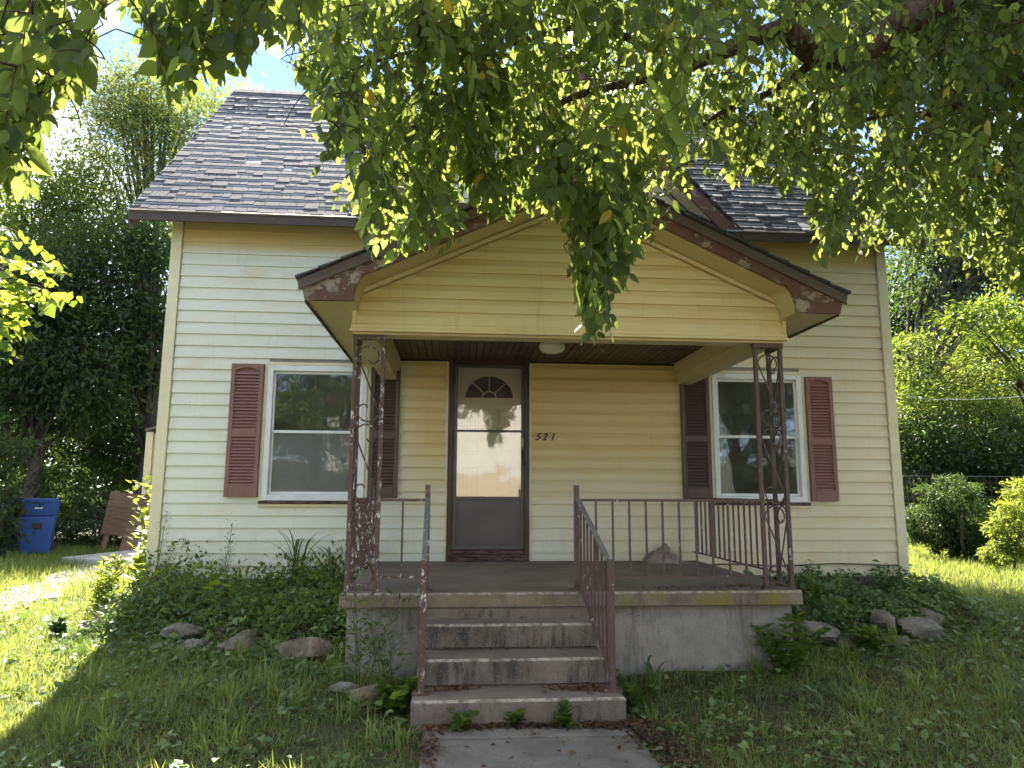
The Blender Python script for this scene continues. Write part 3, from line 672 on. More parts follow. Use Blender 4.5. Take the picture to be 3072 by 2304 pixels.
# cable along the foot of the wall
cb = MB(); pts = [(5.6+0.16*k, -0.038-0.004*math.sin(k*1.3), 0.085+0.012*math.sin(k*0.8)) for k in range(15)]
cb.tube(pts, 0.006, 6); setp(cb.build('wall_cable', MT['cable_black']), 'thin black cable along the wall foot beyond the porch', 'cable')
cb = MB(); pts = [(0.15+0.15*k, -0.04-0.01*math.sin(k), -0.06+0.03*math.sin(k*0.9)) for k in range(14)]
cb.tube(pts, 0.006, 6); setp(cb.build('wall_cable', MT['cable_black']), 'thin black cable sagging along the wall foot behind weeds', 'cable')

# ------------------------------------------------------------------ porch
PC = 3.88
PORCH = thing('porch', (PC, -1.2, -0.45), 'covered front porch with yellow gable, concrete slab and beadboard ceiling', 'porch')
f = MB().prism([(2.168,-2.36),(5.585,-2.36),(5.585,-0.030),(2.168,-0.030)], 'z', 0.022, 0.128); f.build('slab', MT['slab_concrete'], PORCH, bevel=0.008)
MB().box((2.178,-2.35,0.1285), (5.575,-0.032,0.133)).build('floor', MT['porch_floor'], PORCH)
MB().box((2.215,-2.27,-0.8), (5.535,0.0,0.021)).build('foundation', MT['wall_concrete'], PORCH)
GYF = -2.30                                              # face of the gable wall
hw = 1.70; sl = 0.46; zpk = 3.10; zsd = zpk-sl*hw*0.94
MB().prism([(PC-hw,2.04),(PC+hw,2.04),(PC+hw,2.36),(PC,zpk+0.05),(PC-hw,2.36)], 'y', GYF+0.003, GYF+0.09).build('gable_wall', MT['soffit_tan'], PORCH)
zz = 2.105; e = 0.1065
while zz < 3.06:
    z1 = min(zz+e, 3.09)
    hb = hw-0.03 if zz < 2.33 else max((3.075-zz)/sl, 0.02); ht = hw-0.03 if z1 < 2.33 else max((3.075-z1)/sl, 0.01)
    hb = min(hb, hw-0.03); ht = min(ht, hw-0.03)
    lap(PC-hb, PC+hb, PC-ht, PC+ht, zz, z1, GYF, True).build('siding_board', MT['gable_siding'], PORCH); zz += e
f = MB(); f.box((PC-hw-0.005,GYF-0.036,2.07), (PC+hw+0.005,GYF+0.002,2.103)); f.box((PC-hw-0.015,GYF-0.045,2.045), (PC+hw+0.015,GYF+0.002,2.068)); f.build('trim', MT['gable_siding'], PORCH, bevel=0.003)
for s in (-1, 1):
    MB().box((min(PC+s*hw, PC+s*(hw-0.03)),GYF-0.036,2.104), (max(PC+s*hw, PC+s*(hw-0.03)),GYF+0.002,2.335)).build('trim', MT['gable_siding'], PORCH)
    MB().prism([(PC+s*hw,2.31),(PC,3.085),(PC,3.12),(PC+s*hw,2.345)], 'y', GYF-0.040, GYF-0.002).build('trim', MT['gable_siding'], PORCH)
    xs = sorted((PC+s*(hw-0.002), PC+s*(hw-0.16)))
    f = MB(); f.box((xs[0],GYF+0.16,2.035), (xs[1],-0.030,2.272)); f.build('side_beam', MT['soffit_tan'], PORCH, bevel=0.004)
    xs = sorted((PC+s*(hw-0.162), PC+s*(hw-0.19))); MB().box((xs[0],GYF+0.16,2.13), (xs[1],-0.030,2.272)).build('beam_trim', MT['soffit_tan'], PORCH)
MB().box((PC-hw+0.004,GYF+0.002,2.03), (PC+hw-0.004,GYF+0.158,2.272)).build('front_beam', MT['soffit_tan'], PORCH)
pl = MB().box((0.004,GYF+0.16,2.262), (0.0675,-0.030,2.28)); pm = pl.mesh('ceiling_plank', MT['ceiling_brown'])
MB().box((PC-1.52,GYF+0.165,2.2815), (PC+1.52,-0.030,2.30)).build('ceiling', MT['ceiling_brown'], PORCH)
x = PC-1.505; random.seed(9)
while x < PC+1.45: link('ceiling_plank', pm, PORCH, (x, 0, random.uniform(-0.0012, 0.0012))); x += 0.0725
MB().box((PC-1.51,-0.055,2.245), (PC+1.51,-0.0305,2.2615)).build('ceiling_trim', MT['dark_brown'], PORCH)
# roof of the porch
TIP = 2.05; zr, zt_ = 3.30, 2.345; yf = -2.635
proof = MB()
for s in (-1, 1):
    n = len(proof.v); e_ = PC+s*TIP
    top = [(e_,yf,zt_),(PC,yf,zr),(PC,-0.03,zr),(e_,-0.03,zt_)]
    if s > 0: top = top[::-1]
    proof.v += top+[(p[0],p[1],p[2]-0.035) for p in top]
    proof.f += [[n+k for k in qd] for qd in ((0,1,2,3),(7,6,5,4),(0,4,5,1),(1,5,6,2),(2,6,7,3),(3,7,4,0))]
PR = proof.build('roof', MT['porch_rim'], PORCH)
SV, SF = [], []; pa = math.atan2(zr-zt_, TIP); random.seed(6)
for s in (-1, 1):
    pv = np.array([-s*math.cos(pa), 0, math.sin(pa)]); pn = np.array([s*math.sin(pa), 0, math.cos(pa)]); pu = np.array([0, 1.0 if s > 0 else -1.0, 0])
    for row in range(int(TIP/math.cos(pa)/SEX)+1):
        y = yf-0.02-random.uniform(0, 0.004)
        while y < -0.05:
            wd = random.choice(TABW); b = min(y+wd, -0.04)
            o = np.array([PC+s*(TIP+0.015), y if s > 0 else b, zt_])+pv*row*SEX+pn*0.003
            add_tab(o, pu, pv, pn, b-y, random.uniform(0, 0.004)); y += wd
setp(link('shingle_field', np_mesh('shingle_field', np.array(SV), [np.array(SF)], MT['shingle']), PR), kind='stuff')
def rake_path(s):
    p = [(PC+s*2.00, 2.20), (PC+s*1.655, 2.205)]
    for k in range(1, 9):                                 # concave quarter cut
        t = k/8*math.pi/2; p.append((PC+s*(1.655-0.115*(1-math.cos(t))), 2.205+0.215*math.sin(t)))
    p.append((PC, zr-0.165)); return p
for s in (-1, 1):
    rpth = rake_path(s); roofline = [(PC, zr-0.037), (PC+s*(TIP-0.02), zt_-0.030)]
    f = MB(); f.prism((rpth+roofline)[::s], 'y', -2.615, -2.585); f.build('rake_board', MT['rake_paint'], PORCH, bevel=0.003)
    f = MB(); f.prism([(PC, zr+0.004-0.036), (PC+s*(TIP-0.005), zt_-0.034), (PC+s*(TIP-0.005), zt_-0.075), (PC, zr-0.078)][::s], 'y', -2.634, -2.618); f.build('rake_trim', MT['porch_rim'], PORCH)
    f = MB(); up = [(x_, z_+0.012) for x_, z_ in rpth]
    for k in range(len(rpth)-1): f.prism([rpth[k], rpth[k+1], up[k+1], up[k]], 'y', -2.584, GYF-0.001)
    f.build('rake_soffit', MT['soffit_tan'], PORCH)
    xs = sorted((PC+s*1.985, PC+s*(hw+0.001)))
    MB().box((xs[0],GYF,2.203), (xs[1],-0.026,2.216)).build('eave_soffit', MT['soffit_tan'], PORCH)
    xs = sorted((PC+s*2.005, PC+s*1.987))
    MB().box((xs[0],-2.584,2.190), (xs[1],-0.026,2.315)).build('eave_fascia', MT['soffit_brown'], PORCH)
    MB().box((min(PC+s*hw, PC+s*(hw-0.02)),GYF+0.10,2.217), (max(PC+s*hw, PC+s*(hw-0.02)),-0.026,2.42)).build('side_wall', MT['soffit_tan'], PORCH)
# ceiling lamp
LAMP = thing('ceiling_lamp', (3.87, -1.15, 2.26), 'small round frosted ceiling lamp on the brown beadboard porch ceiling', 'lamp')
f = MB(); ring = [(0.0,2.258),(0.115,2.258),(0.120,2.246),(0.118,2.226),(0.095,2.222)]
def lathe(prof, c, seg=24):
    m = MB(); n = len(prof)
    for k in range(seg):
        t = 2*math.pi*k/seg; m.v += [(c[0]+r*math.cos(t), c[1]+r*math.sin(t), z) for r, z in prof]
    for k in range(seg):
        j = (k+1) % seg
        for i in range(n-1): m.f.append([k*n+i, j*n+i, j*n+i+1, k*n+i+1])
    return m
lathe(ring, (3.87,-1.15)).build('base', MT['brass'], LAMP, True)
lathe([(0.112,2.225),(0.125,2.21),(0.122,2.185),(0.10,2.158),(0.06,2.142),(0.0,2.138)], (3.87,-1.15)).build('shade', MT['lamp_glass'], LAMP, True)

# ------------------------------------------------------------------ steps
STEPS = thing('front_steps', (3.37, -2.8, -0.52), 'three worn concrete steps with dark streaks leading up to the porch', 'steps')
for (xa, xb, ya, yb, za, zb_) in ((2.735,4.025,-3.215,-2.365,-0.60,-0.372), (2.765,3.985,-2.925,-2.368,-0.371,-0.205), (2.775,3.965,-2.645,-2.371,-0.204,-0.040)):
    f = MB(); nx_ = 20; random.seed(int(za*1000))
    f.box((xa,ya,za), (xb,yb,zb_)); f.build('step', MT['step_concrete'], STEPS, bevel=0.014)
MB().box((2.78,-2.42,-0.039), (3.96,-2.28,0.021)).build('riser', MT['step_concrete'], STEPS)

# ------------------------------------------------------------------ ironwork
def scroll(m, P, v0, v1, hwid, r=0.0065):
    """an S scroll between heights v1 (top) and v0, P maps (u,v) to a point"""
    R = hwid*0.95; vt = v1-R; vb = v0+R; pts = []
    for k in range(15):
        t = k/14; a = math.radians(-150+150*t*0+ (t*330)); rr = R*(0.36+0.64*min(1, t*1.25))
        pts.append((R*(1-rr/R)*0.55+rr*math.cos(a+0.0), vt-R*(1-rr/R)*0.2+rr*math.sin(a)))
    top = [(x_, y_) for x_, y_ in pts]
    bot = [(-x_, (v0+v1)-y_) for x_, y_ in top][::-1]
    m.tube([P(u_, v_) for u_, v_ in top+bot], r, 5)
def post(name, xo, xi, yf_, yb_, z0, z1, mat, mat2, label):
    """corner post: outer front bar, inner front bar, outer back bar, scrolls in both panels"""
    T = thing(name, (xo, yf_, z0), label, 'porch post', 'wrought iron porch posts')
    bw = 0.030
    for (x_, y_) in ((xo, yf_), (xi, yf_), (xo, yb_)):
        MB().box((x_-bw/2, y_-bw/2, z0+0.013), (x_+bw/2, y_+bw/2, z1-0.036)).build('bar', mat, T, bevel=0.002)
    xs = sorted((xo, xi))
    f = MB(); f.box((xs[0]-0.022,yf_-0.022,z0), (xs[1]+0.022,yf_+0.022,z0+0.012)); f.box((xo-0.022,yf_+0.0225,z0), (xo+0.022,yb_+0.022,z0+0.012)); f.build('base_plate', mat, T)
    f = MB(); f.box((xs[0]-0.02,yf_-0.02,z1-0.035), (xs[1]+0.02,yf_+0.02,z1)); f.box((xo-0.02,yf_+0.0205,z1-0.035), (xo+0.02,yb_+0.02,z1)); f.build('top_plate', mat, T)
    h = (z1-z0-0.10)/3
    for k in range(3):
        a, b = z0+0.03+k*h, z0+0.03+(k+1)*h-0.01
        f = MB(); c = (xo+xi)/2; hwd = abs(xo-xi)/2-0.016
        scroll(f, lambda u_, v_: (c+u_, yf_, v_), a, b, hwd); f.build('scroll', mat2, T, True)
        f = MB(); c2 = (yf_+yb_)/2; hwd = abs(yf_-yb_)/2-0.016
        scroll(f, lambda u_, v_: (xo, c2+u_, v_), a, b, hwd); f.build('scroll', mat2, T, True)
    return T
PF = 0.134
post('porch_post', 2.205, 2.415, -2.265, -2.055, PF, 2.028, MT['iron_worn'], MT['iron_worn'], 'wrought iron porch post with badly flaking paint, nearer the shrub bed and bins')
post('porch_post', 5.550, 5.345, -2.265, -2.055, PF, 2.028, MT['iron_paint'], MT['iron_paint'], 'dark brown wrought iron porch post in front of the curtained window')
def rail(name, a, b, zt0, zt1, zb0, zb1, n, mat, label, balusters_w=0.014, skip=(), bot=True, topmat=None, inset=0.0):
    A, B = Vector(a), Vector(b); mid = (A+B)/2
    T = thing(name, (A.x, A.y, min(zb0, zb1)), label, 'railing', 'iron porch railings')
    P = lambda t, z_: (A.x+(B.x-A.x)*t, A.y+(B.y-A.y)*t, z_)
    MB().bar(P(0, zt0), P(1, zt1), 0.034, 0.020).build('top_rail', topmat or mat, T, bevel=0.002)
    if bot: MB().bar(P(0, zb0), P(1, zb1), 0.026, 0.012).build('bottom_rail', mat, T)
    for k in range(n):
        if k in skip: continue
        t = (k+1)/(n+1); p = P(t, 0); zt_ = zt0+(zt1-zt0)*t-0.011; zb_ = zb0+(zb1-zb0)*t+0.0065
        w2 = balusters_w/2; MB().box((p[0]-w2,p[1]-w2,zb_), (p[0]+w2,p[1]+w2,zt_)).build('baluster', mat, T)
    return T
def newel(T, x_, y_, z0, z1, mat, plate=True):
    MB().box((x_-0.019,y_-0.019,z0), (x_+0.019,y_+0.019,z1)).build('newel', mat, T, bevel=0.003)
    if plate: MB().box((x_-0.055,y_-0.045,z0-0.001), (x_+0.055,y_+0.045,z0+0.010)).build('base_plate', mat, T)
T = rail('porch_railing', (2.432,-2.262,0), (2.757,-2.262,0), 0.785, 0.785, 0.230, 0.230, 1, MT['iron_worn'], 'short flaking railing section with one baluster between post and steps')
T = rail('porch_railing', (3.915,-2.262,0), (5.329,-2.262,0), 0.790, 0.790, 0.224, 0.224, 10, MT['iron_paint'], 'long brown front railing with ten thin balusters across the porch')
T = rail('porch_railing', (5.550,-2.035,0), (5.550,-0.05,0), 0.790, 0.790, 0.225, 0.225, 15, MT['iron_paint'], 'brown side railing running back to the wall below the curtained window')
T = rail('porch_railing', (2.205,-2.035,0), (2.205,-0.05,0), 0.785, 0.785, 0.225, 0.225, 16, MT['iron_worn'], 'white-flecked side railing running back to the wall beside the weed bed')
T = rail('stair_railing', (2.776,-2.30,0), (2.790,-3.045,0), 0.80, 0.405, 0.20, -0.27, 6, MT['iron_worn'], 'sloping stair handrail with blue-grey worn top beside the shrubby weeds', topmat=MT['rail_green'])
newel(T, 2.776, -2.262, PF, 0.900, MT['iron_worn']); newel(T, 2.790, -3.066, -0.371, 0.425, MT['iron_worn'])
T = rail('stair_railing', (3.897,-2.30,0), (3.972,-3.045,0), 0.80, 0.405, 0.20, -0.27, 8, MT['iron_paint'], 'sloping stair handrail with greenish worn top nearer the house number', topmat=MT['rail_green'])
newel(T, 3.895, -2.262, PF, 0.900, MT['iron_paint']); newel(T, 3.975, -3.066, -0.371, 0.425, MT['iron_paint'])
# sand heap on the porch floor
hv = []; 
for j in range(13):
    for i_ in range(19):
        a = i_/18; b = j/12; x_ = 4.98+0.46*a; y_ = -0.42+0.385*b
        r_ = math.hypot((x_-5.18)/0.20, (y_+0.08)/0.30); h_ = max(0, 1-r_*r_)**0.8*0.125*(1+0.35*math.sin(19*x_)*math.sin(23*y_+1))+0.038*math.sin(52*x_+3*math.sin(30*y_))*math.sin(47*y_+2*math.sin(33*x_))*max(0, 1-r_)**0.5
        hv.append((x_, y_, 0.1335+max(h_, -0.004)))
I = np.arange(len(hv)).reshape(13, 19)
setp(link('sand_heap', np_mesh('sand_heap', np.array(hv), [np.stack([I[:-1,:-1],I[:-1,1:],I[1:,1:],I[1:,:-1]],-1).reshape(-1,4)], MT['sand_heap'], True)), 'small heap of sandy dirt on the porch floor against the wall', 'dirt heap')
# ------------------------------------------------------------------ plants: shared builders
ELM_V = np.array([(0,0,0),(-.25,.24,.045),(-.24,.58,.03),(0,1,-.14),(.24,.58,.03),(.25,.24,.045),(0,.28,-.02),(0,.64,-.05)], float)
ELM_T = np.array([(0,6,1),(2,7,3),(0,5,6),(7,4,3)]); ELM_Q = np.array([(1,6,7,2),(6,5,4,7)])
HRT_V = np.array([(0,0.06,0),(-.34,.0,.05),(-.46,.34,.06),(0,1,-.12),(.46,.34,.06),(.34,.0,.05),(0,.2,-.02),(0,.55,-.04)], float)
_ys = np.array([0,.08,.22,.40,.58,.76,.90,1.0]); _ws = np.array([0,.12,.225,.265,.23,.14,.055,0])
_rows = [(0,0,0)]
for _y, _w in zip(_ys[1:-1], _ws[1:-1]): _rows += [(-_w,_y,.05*math.sin(_y*9)*.3+.12*_w-.10*_y*_y),(0,_y,-.02-.10*_y*_y),(_w,_y,.05*math.cos(_y*8)*.3+.12*_w-.10*_y*_y)]
FIN_V = np.array(_rows+[(0,1,-.16)], float)
FIN_T = np.array([(0,2,1),(0,3,2),(16,17,19),(17,18,19)]); FIN_Q = np.array([q_ for i_ in range(5) for q_ in ((1+3*i_,2+3*i_,5+3*i_,4+3*i_),(2+3*i_,3+3*i_,6+3*i_,5+3*i_))])
RHB_V = np.array([(0,0,0),(-.24,.45,.06),(0,1,-.10),(.24,.45,.06)], float); RHB_Q = np.array([(0,3,2,1)])
RH2_T = np.array([(0,2,1),(0,3,2)])
def nrmz(a): return a/np.maximum(np.linalg.norm(a, axis=-1, keepdims=True), 1e-9)
def leaf_arrays(P, D, Nn, L, W, tv, faces):
    D = nrmz(D); S = nrmz(np.cross(D, Nn)); U = np.cross(S, D)
    V = P[:,None,:] + S[:,None,:]*(tv[None,:,0:1]*(L*W)[:,None,None]) + D[:,None,:]*(tv[None,:,1:2]*L[:,None,None]) + U[:,None,:]*(tv[None,:,2:3]*L[:,None,None])
    off = (np.arange(len(P))*len(tv))[:,None,None]
    return V.reshape(-1, 3), [(f[None]+off).reshape(-1, f.shape[1]) for f in faces]
def leaf_obj(name, P, D, Nn, L, W, kind, mat, parent=None, smooth=False):
    tv, fc_ = {'elm': (ELM_V, [ELM_T, ELM_Q]), 'heart': (HRT_V, [ELM_T, ELM_Q]), 'rhomb': (RHB_V, [RH2_T])}[kind]
    L = np.broadcast_to(np.asarray(L, float), (len(P),)); W = np.broadcast_to(np.asarray(W, float), (len(P),))
    V, F = leaf_arrays(P, D, Nn, L, W, tv, fc_)
    return link(name, np_mesh(name, V, F, mat, smooth), parent)
def inside(poly, pts):
    x, y = pts[:,0], pts[:,1]; r = np.zeros(len(pts), bool); n = len(poly)
    for i in range(n):
        (x0, y0), (x1, y1) = poly[i], poly[(i+1) % n]
        c = ((y0 > y) != (y1 > y)) & (x < (x1-x0)*(y-y0)/((y1-y0) if y1 != y0 else 1e-9)+x0); r ^= c
    return r

class Canopy:
    """limbs, hanging twigs and leaves of a near tree"""
    def __init__(s): s.wood = MB(); s.pts = []; s.P = []; s.D = []; s.N = []; s.L = []
    def limb(s, pts, r0, r1, sides=9, rough=0.12):
        Pn = [Vector(p) for p in pts]; out = []; n = len(Pn)
        for i in range(n-1):
            p0, p1, p2, p3 = Pn[max(i-1,0)], Pn[i], Pn[i+1], Pn[min(i+2,n-1)]
            for k in range(5):
                t = k/5; out.append(0.5*((2*p1)+(-p0+p2)*t+(2*p0-5*p1+4*p2-p3)*t*t+(-p0+3*p1-3*p2+p3)*t**3))
        out.append(Pn[-1]); m = len(out)
        R = [(r0+(r1-r0)*(k/(m-1))**0.8)*(1+random.uniform(-rough, rough)) for k in range(m)]
        s.wood.tube(out, R, sides); s.pts += [tuple(o) for o in out]
    def spray(s, mid, d, Ls, nl, leaf, droop, spread=0.75):
        d = nrmz(np.asarray(d, float)); m = 6; pts = [np.asarray(mid)-d*Ls*0.5]; v = d.copy()
        for k in range(m):
            pts.append(pts[-1]+v*Ls/m); v = nrmz(v+np.array([0,0,-droop])/m+rng.normal(0, 0.07, 3))
        pts = np.array(pts); t = np.linspace(0.12, 1.0, nl); seg = np.minimum((t*m).astype(int), m-1); fr = t*m-seg
        q_ = pts[seg]*(1-fr)[:,None]+pts[seg+1]*fr[:,None]; tang = nrmz(pts[seg+1]-pts[seg])
        up = nrmz(np.array([0,0,1.0])*0.9+rng.normal(0, 0.45, 3)); side = nrmz(np.cross(tang, up)); sg = np.where(np.arange(nl) % 2 == 0, 1.0, -1.0)
        dd = tang*0.62+side*(sg*spread)[:,None]+np.array([0,0,-0.42])+rng.normal(0, 0.20, (nl, 3))
        nn = np.cross(side, tang)+rng.normal(0, 0.42, (nl, 3)); nn[:,2] = np.abs(nn[:,2])
        ll = leaf*rng.uniform(0.55, 1.12, nl)*np.clip(rng.normal(1.0, 0.16), 0.75, 1.4)*(0.75+0.35*np.sin(np.pi*np.clip(t, 0.1, 0.95)))
        return pts, q_, dd, nn, ll
    def fill(s, poly, ydepth, count, leaf, L=(0.35, 0.7), droop=0.9, out=(0,0,0), keep=0.8, zmin=None, jit=14, holes=()):
        """hang twigs through the space the crown takes up"""
        xs = [p[0] for p in poly]; ys = [p[1] for p in poly]; got = 0; tries = 0
        while got < count and tries < count*30:
            tries += 1; px, py = random.uniform(min(xs), max(xs)), random.uniform(min(ys), max(ys))
            Y = random.uniform(*ydepth) if not callable(ydepth) else ydepth(px, py)
            p = at(px, py, Y)
            if zmin is not None and p[2] < zmin: continue
            if not inside(poly, np.array([[px, py]]))[0]: continue
            if any(math.hypot((px-h[0])/h[2], (py-h[1])/h[3]) < 1 and random.random() < h[4] for h in holes): continue
            if s.clear is not None and Y < -3.35 and np.min(np.hypot(s.clear[:,0]-px, s.clear[:,1]-py)) < 42 and random.random() < 0.85: continue
            Ls = random.uniform(*L); d = np.array([random.gauss(0, 0.5)+out[0], random.gauss(0, 0.5)+out[1], -random.uniform(0.1, 1.0)+out[2]])
            nl = int(Ls/0.040); tw, q_, dd, nn, ll = s.spray(p, d, Ls, nl, leaf, droop)
            pr, w_ = proj(q_+dd*0.05); ok = inside(poly, pr+rng.normal(0, jit, pr.shape))
            if ok.mean() < keep: continue
            prt, _ = proj(tw); okt = inside(poly, prt)
            s.P.append(q_[ok]); s.D.append(dd[ok]); s.N.append(nn[ok]); s.L.append(ll[ok]); got += 1
            last = max(2, int(np.nonzero(ok)[0].max()/nl*6)+1)
            s.twigs.append(tw[:last+1])
    twigs = None; clear = None
    def join(s, maxd=6.0):
        """carry every twig back to the nearest wood already there"""
        S = np.array(s.pts); todo = sorted(s.twigs, key=lambda t: np.min(np.linalg.norm(S-t[0], axis=1)))
        for tw in todo:
            d = np.linalg.norm(S-tw[0], axis=1)+0.9*np.maximum(0, tw[0][2]-S[:,2]); k = int(np.argmin(d)); a = S[k]; b = tw[0]; dist = np.linalg.norm(b-a)
            if dist > 0.02 and dist < maxd:
                mid1 = a+(b-a)*0.35+np.array([0,0,0.10*dist])+rng.normal(0, 0.04*dist, 3); mid2 = a+(b-a)*0.7+np.array([0,0,0.10*dist])+rng.normal(0, 0.04*dist, 3)
                pts = []
                for t in np.linspace(0, 1, 6): pts.append(a*(1-t)**3+3*mid1*t*(1-t)**2+3*mid2*t*t*(1-t)+b*t**3)
                r = 0.0035+0.004*min(dist, 1.5)
                s.wood.tube(pts, list(np.linspace(r, 0.0028, 6)), 4, False); S = np.vstack([S, np.array(pts[1:])])
            s.wood.tube(tw, list(np.linspace(0.0028, 0.0010, len(tw))), 3, False); S = np.vstack([S, tw[:4]])

# ------------------------------------------------------------------ the near elm hanging over the front of the house
ELM = thing('elm_tree', (9.1, -3.3, -0.5), 'big elm overhanging the front of the house with drooping backlit branches', 'tree')
random.seed(21); rng = np.random.default_rng(21)
c = Canopy(); c.twigs = []
trunk_top = (8.7, -3.35, 3.1)
c.limb([(9.1,-3.3,-0.7),(9.06,-3.3,0.6),(8.95,-3.32,1.8),trunk_top], 0.26, 0.19, 14, 0.05)
A_ = [at(x_, y_, Y) for x_, y_, Y in ((2420,-120,-3.5),(2200,-40,-3.5),(1974,34,-3.5),(1870,106,-3.5),(1774,120,-3.55),(1690,58,-3.6),(1600,95,-3.6),(1475,147,-3.6),(1360,178,-3.6),(1237,210,-3.55),(1150,262,-3.5),(1050,292,-3.5),(930,330,-3.45))]
c.limb([trunk_top, (8.0,-3.5,3.45)]+A_[1:6], 0.15, 0.064, 10); c.limb(A_[5:9], 0.064, 0.030, 8); c.limb(A_[8:], 0.030, 0.007, 6)
c.limb([A_[4]]+[at(*p_) for p_ in ((1715,165,-3.4),(1650,205,-3.3),(1570,235,-3.3),(1480,300,-3.25),(1420,360,-3.2))], 0.038, 0.006, 6)
c.limb([trunk_top]+[at(*p_) for p_ in ((2330,130,-3.0),(2212,165,-2.8),(2080,222,-2.8),(2000,246,-2.8),(1890,252,-2.9),(1800,300,-2.9))], 0.085, 0.008, 7)
c.limb([A_[5]]+[at(*p_) for p_ in ((1735,-10,-3.6),(1745,-120,-3.7),(1690,-260,-3.8))], 0.04, 0.01, 6)
c.limb([A_[7]]+[at(*p_) for p_ in ((1380,90,-3.8),(1240,60,-3.9),(1080,100,-4.0),(900,110,-4.1),(760,150,-4.2))], 0.03, 0.006, 6)
c.limb([trunk_top,(7.3,-4.0,3.7),(6.3,-4.4,3.9),(5.2,-4.9,4.0),(3.9,-5.2,4.05),(2.6,-5.3,3.9),(1.5,-5.25,3.55),(0.7,-5.2,3.2)], 0.12, 0.012, 8)
c.limb([(3.9,-5.2,4.05),(3.0,-4.7,4.0),(2.2,-4.4,3.8),(1.6,-4.2,3.5)], 0.04, 0.008, 6)
c.limb([trunk_top,(8.7,-2.7,3.9),(8.6,-2.0,4.6),(8.4,-1.2,5.0)], 0.10, 0.015, 7)
c.limb([(8.0,-3.5,3.45),(6.8,-3.3,4.5),(5.2,-3.2,5.2),(4.2,-3.2,5.5),(3.2,-3.3,5.4)], 0.10, 0.012, 7)
c.limb([(8.0,-3.5,3.45),(7.7,-2.6,4.8),(7.4,-1.4,6.4),(6.8,-0.2,7.8),(5.9,0.8,8.7),(5.0,1.3,9.2)], 0.12, 0.02, 7)  # limb added to carry the unseen shading leaves over the roof
c.limb([(7.4,-1.4,6.4),(8.2,-0.6,7.2),(9.0,0.4,8.2)], 0.06, 0.015, 6)
zone_left = [(-420,-70),(235,-70),(228,40),(205,120),(235,150),(200,200),(165,245),(95,250),(75,330),(88,425),(40,432),(-420,410)]
zone_hang = [(250,-250),(760,-250),(690,110),(610,95),(560,120),(553,195),(520,150),(460,115),(405,215),(375,215),(330,150),(300,110),(262,40)]
zone_mid = [(560,-90),(1050,-90),(1150,-220),(1560,-260),(1560,280),(1480,380),(1510,450),(1460,480),(1400,470),(1390,560),(1300,560),(1180,440),(1110,510),(1040,470),(985,520),(950,585),(885,560),(800,580),(770,520),(690,480),(735,400),(650,330),(715,265),(640,205),(600,100)]
zone_tail = [(1195,430),(1385,430),(1378,610),(1320,640),(1330,690),(1385,765),(1330,785),(1255,720),(1235,620),(1205,560)]
zone_right = [(1500,-260),(2560,-260),(2560,640),(2215,650),(2150,610),(2080,585),(2010,548),(1900,545),(1850,575),(1800,555),(1760,575),(1700,535),(1745,430),(1640,400),(1560,420),(1510,330)]
zone_lit = [(1490,220),(1780,200),(1760,420),(1640,410),(1540,405),(1500,330)]
c.clear = np.array(proj(np.array(c.pts))[0]); c.clear = c.clear[(c.clear[:,0] > 1130) & (c.clear[:,0] < 2230) & (c.clear[:,1] < 280)]
c.fill(zone_left, (-5.75, -5.05), 92, 0.112, (0.3, 0.55), keep=0.7)
c.fill(zone_hang, (-5.45, -4.85), 118, 0.108, (0.25, 0.45), out=(0,0,-0.6), keep=0.7)
c.fill([(285,40),(565,40),(556,195),(520,160),(460,120),(405,218),(375,218),(330,155)], (-5.4, -4.9), 30, 0.110, (0.14, 0.28), out=(0,0,-0.8), keep=0.7)
c.fill([(-60,180),(150,180),(90,330),(88,430),(20,440),(-60,430)], (-5.6, -5.1), 26, 0.110, (0.15, 0.3), out=(0,0,-0.6), keep=0.7)
c.fill(zone_mid, (-4.7, -2.95), 780, 0.101, (0.35, 0.7), jit=26, holes=[(700,330,70,70,0.8),(1440,330,60,70,0.7),(880,140,110,75,0.75),(1250,120,80,70,0.5),(760,300,90,60,0.5),(1060,430,60,50,0.5)])
c.fill(zone_tail, (-4.45, -4.1), 42, 0.104, (0.25, 0.5), droop=0.5, out=(0.1,0,-1.2))
c.fill(zone_right, lambda px, py: random.uniform(-4.3, -2.9) if px < 1850 else random.uniform(-4.2, -1.2), 1250, 0.092, (0.35, 0.75), holes=[(1610,470,175,110,1.0),(1560,330,60,60,0.5)])
c.fill([(1830,-260),(2560,-260),(2560,680),(2215,655),(2150,615),(2080,590),(2010,550),(1900,550),(1840,480)], (-3.9,-1.0), 620, 0.090, (0.35, 0.75))
c.fill(zone_lit, (-3.6, -3.0), 60, 0.090, (0.3, 0.6))
for k in range(2700):                                      # unseen elm crown; the dense upper layer is added to shade leaves in view
    p_ = np.array([random.uniform(-0.5, 9.0), random.uniform(-6.6, -1.6), random.uniform(4.6, 6.2)]) if k < 150 else np.array([random.uniform(4.0, 10.0) if k < 1100 else random.uniform(5.2, 10.0), random.uniform(-2.6, 2.0), 0])
    if k < 150 and p_[0] < 4.2: continue
    if k >= 150 and 4.3 < p_[0] < 5.2 and random.random() < 0.85: continue  # gap in the shading layer keeps one cluster below sunlit
    if k >= 150: p_[2] = 3.1+1.19*(p_[1]+3.6)+random.uniform(-0.6, 1.5)
    tw, q_, dd, nn, ll = c.spray(p_, np.array([random.gauss(0,.6), random.gauss(0,.6), -0.4]), 0.7, 15, 0.09 if k < 150 else 0.125, 0.8)
    pr, w_ = proj(q_)
    if ((pr[:,1] > -40) & (w_ > 0)).any() and pr[:,0].min() < 1700: continue
    c.P.append(q_); c.D.append(dd); c.N.append(nn); c.L.append(ll); c.twigs.append(tw)
c.join()
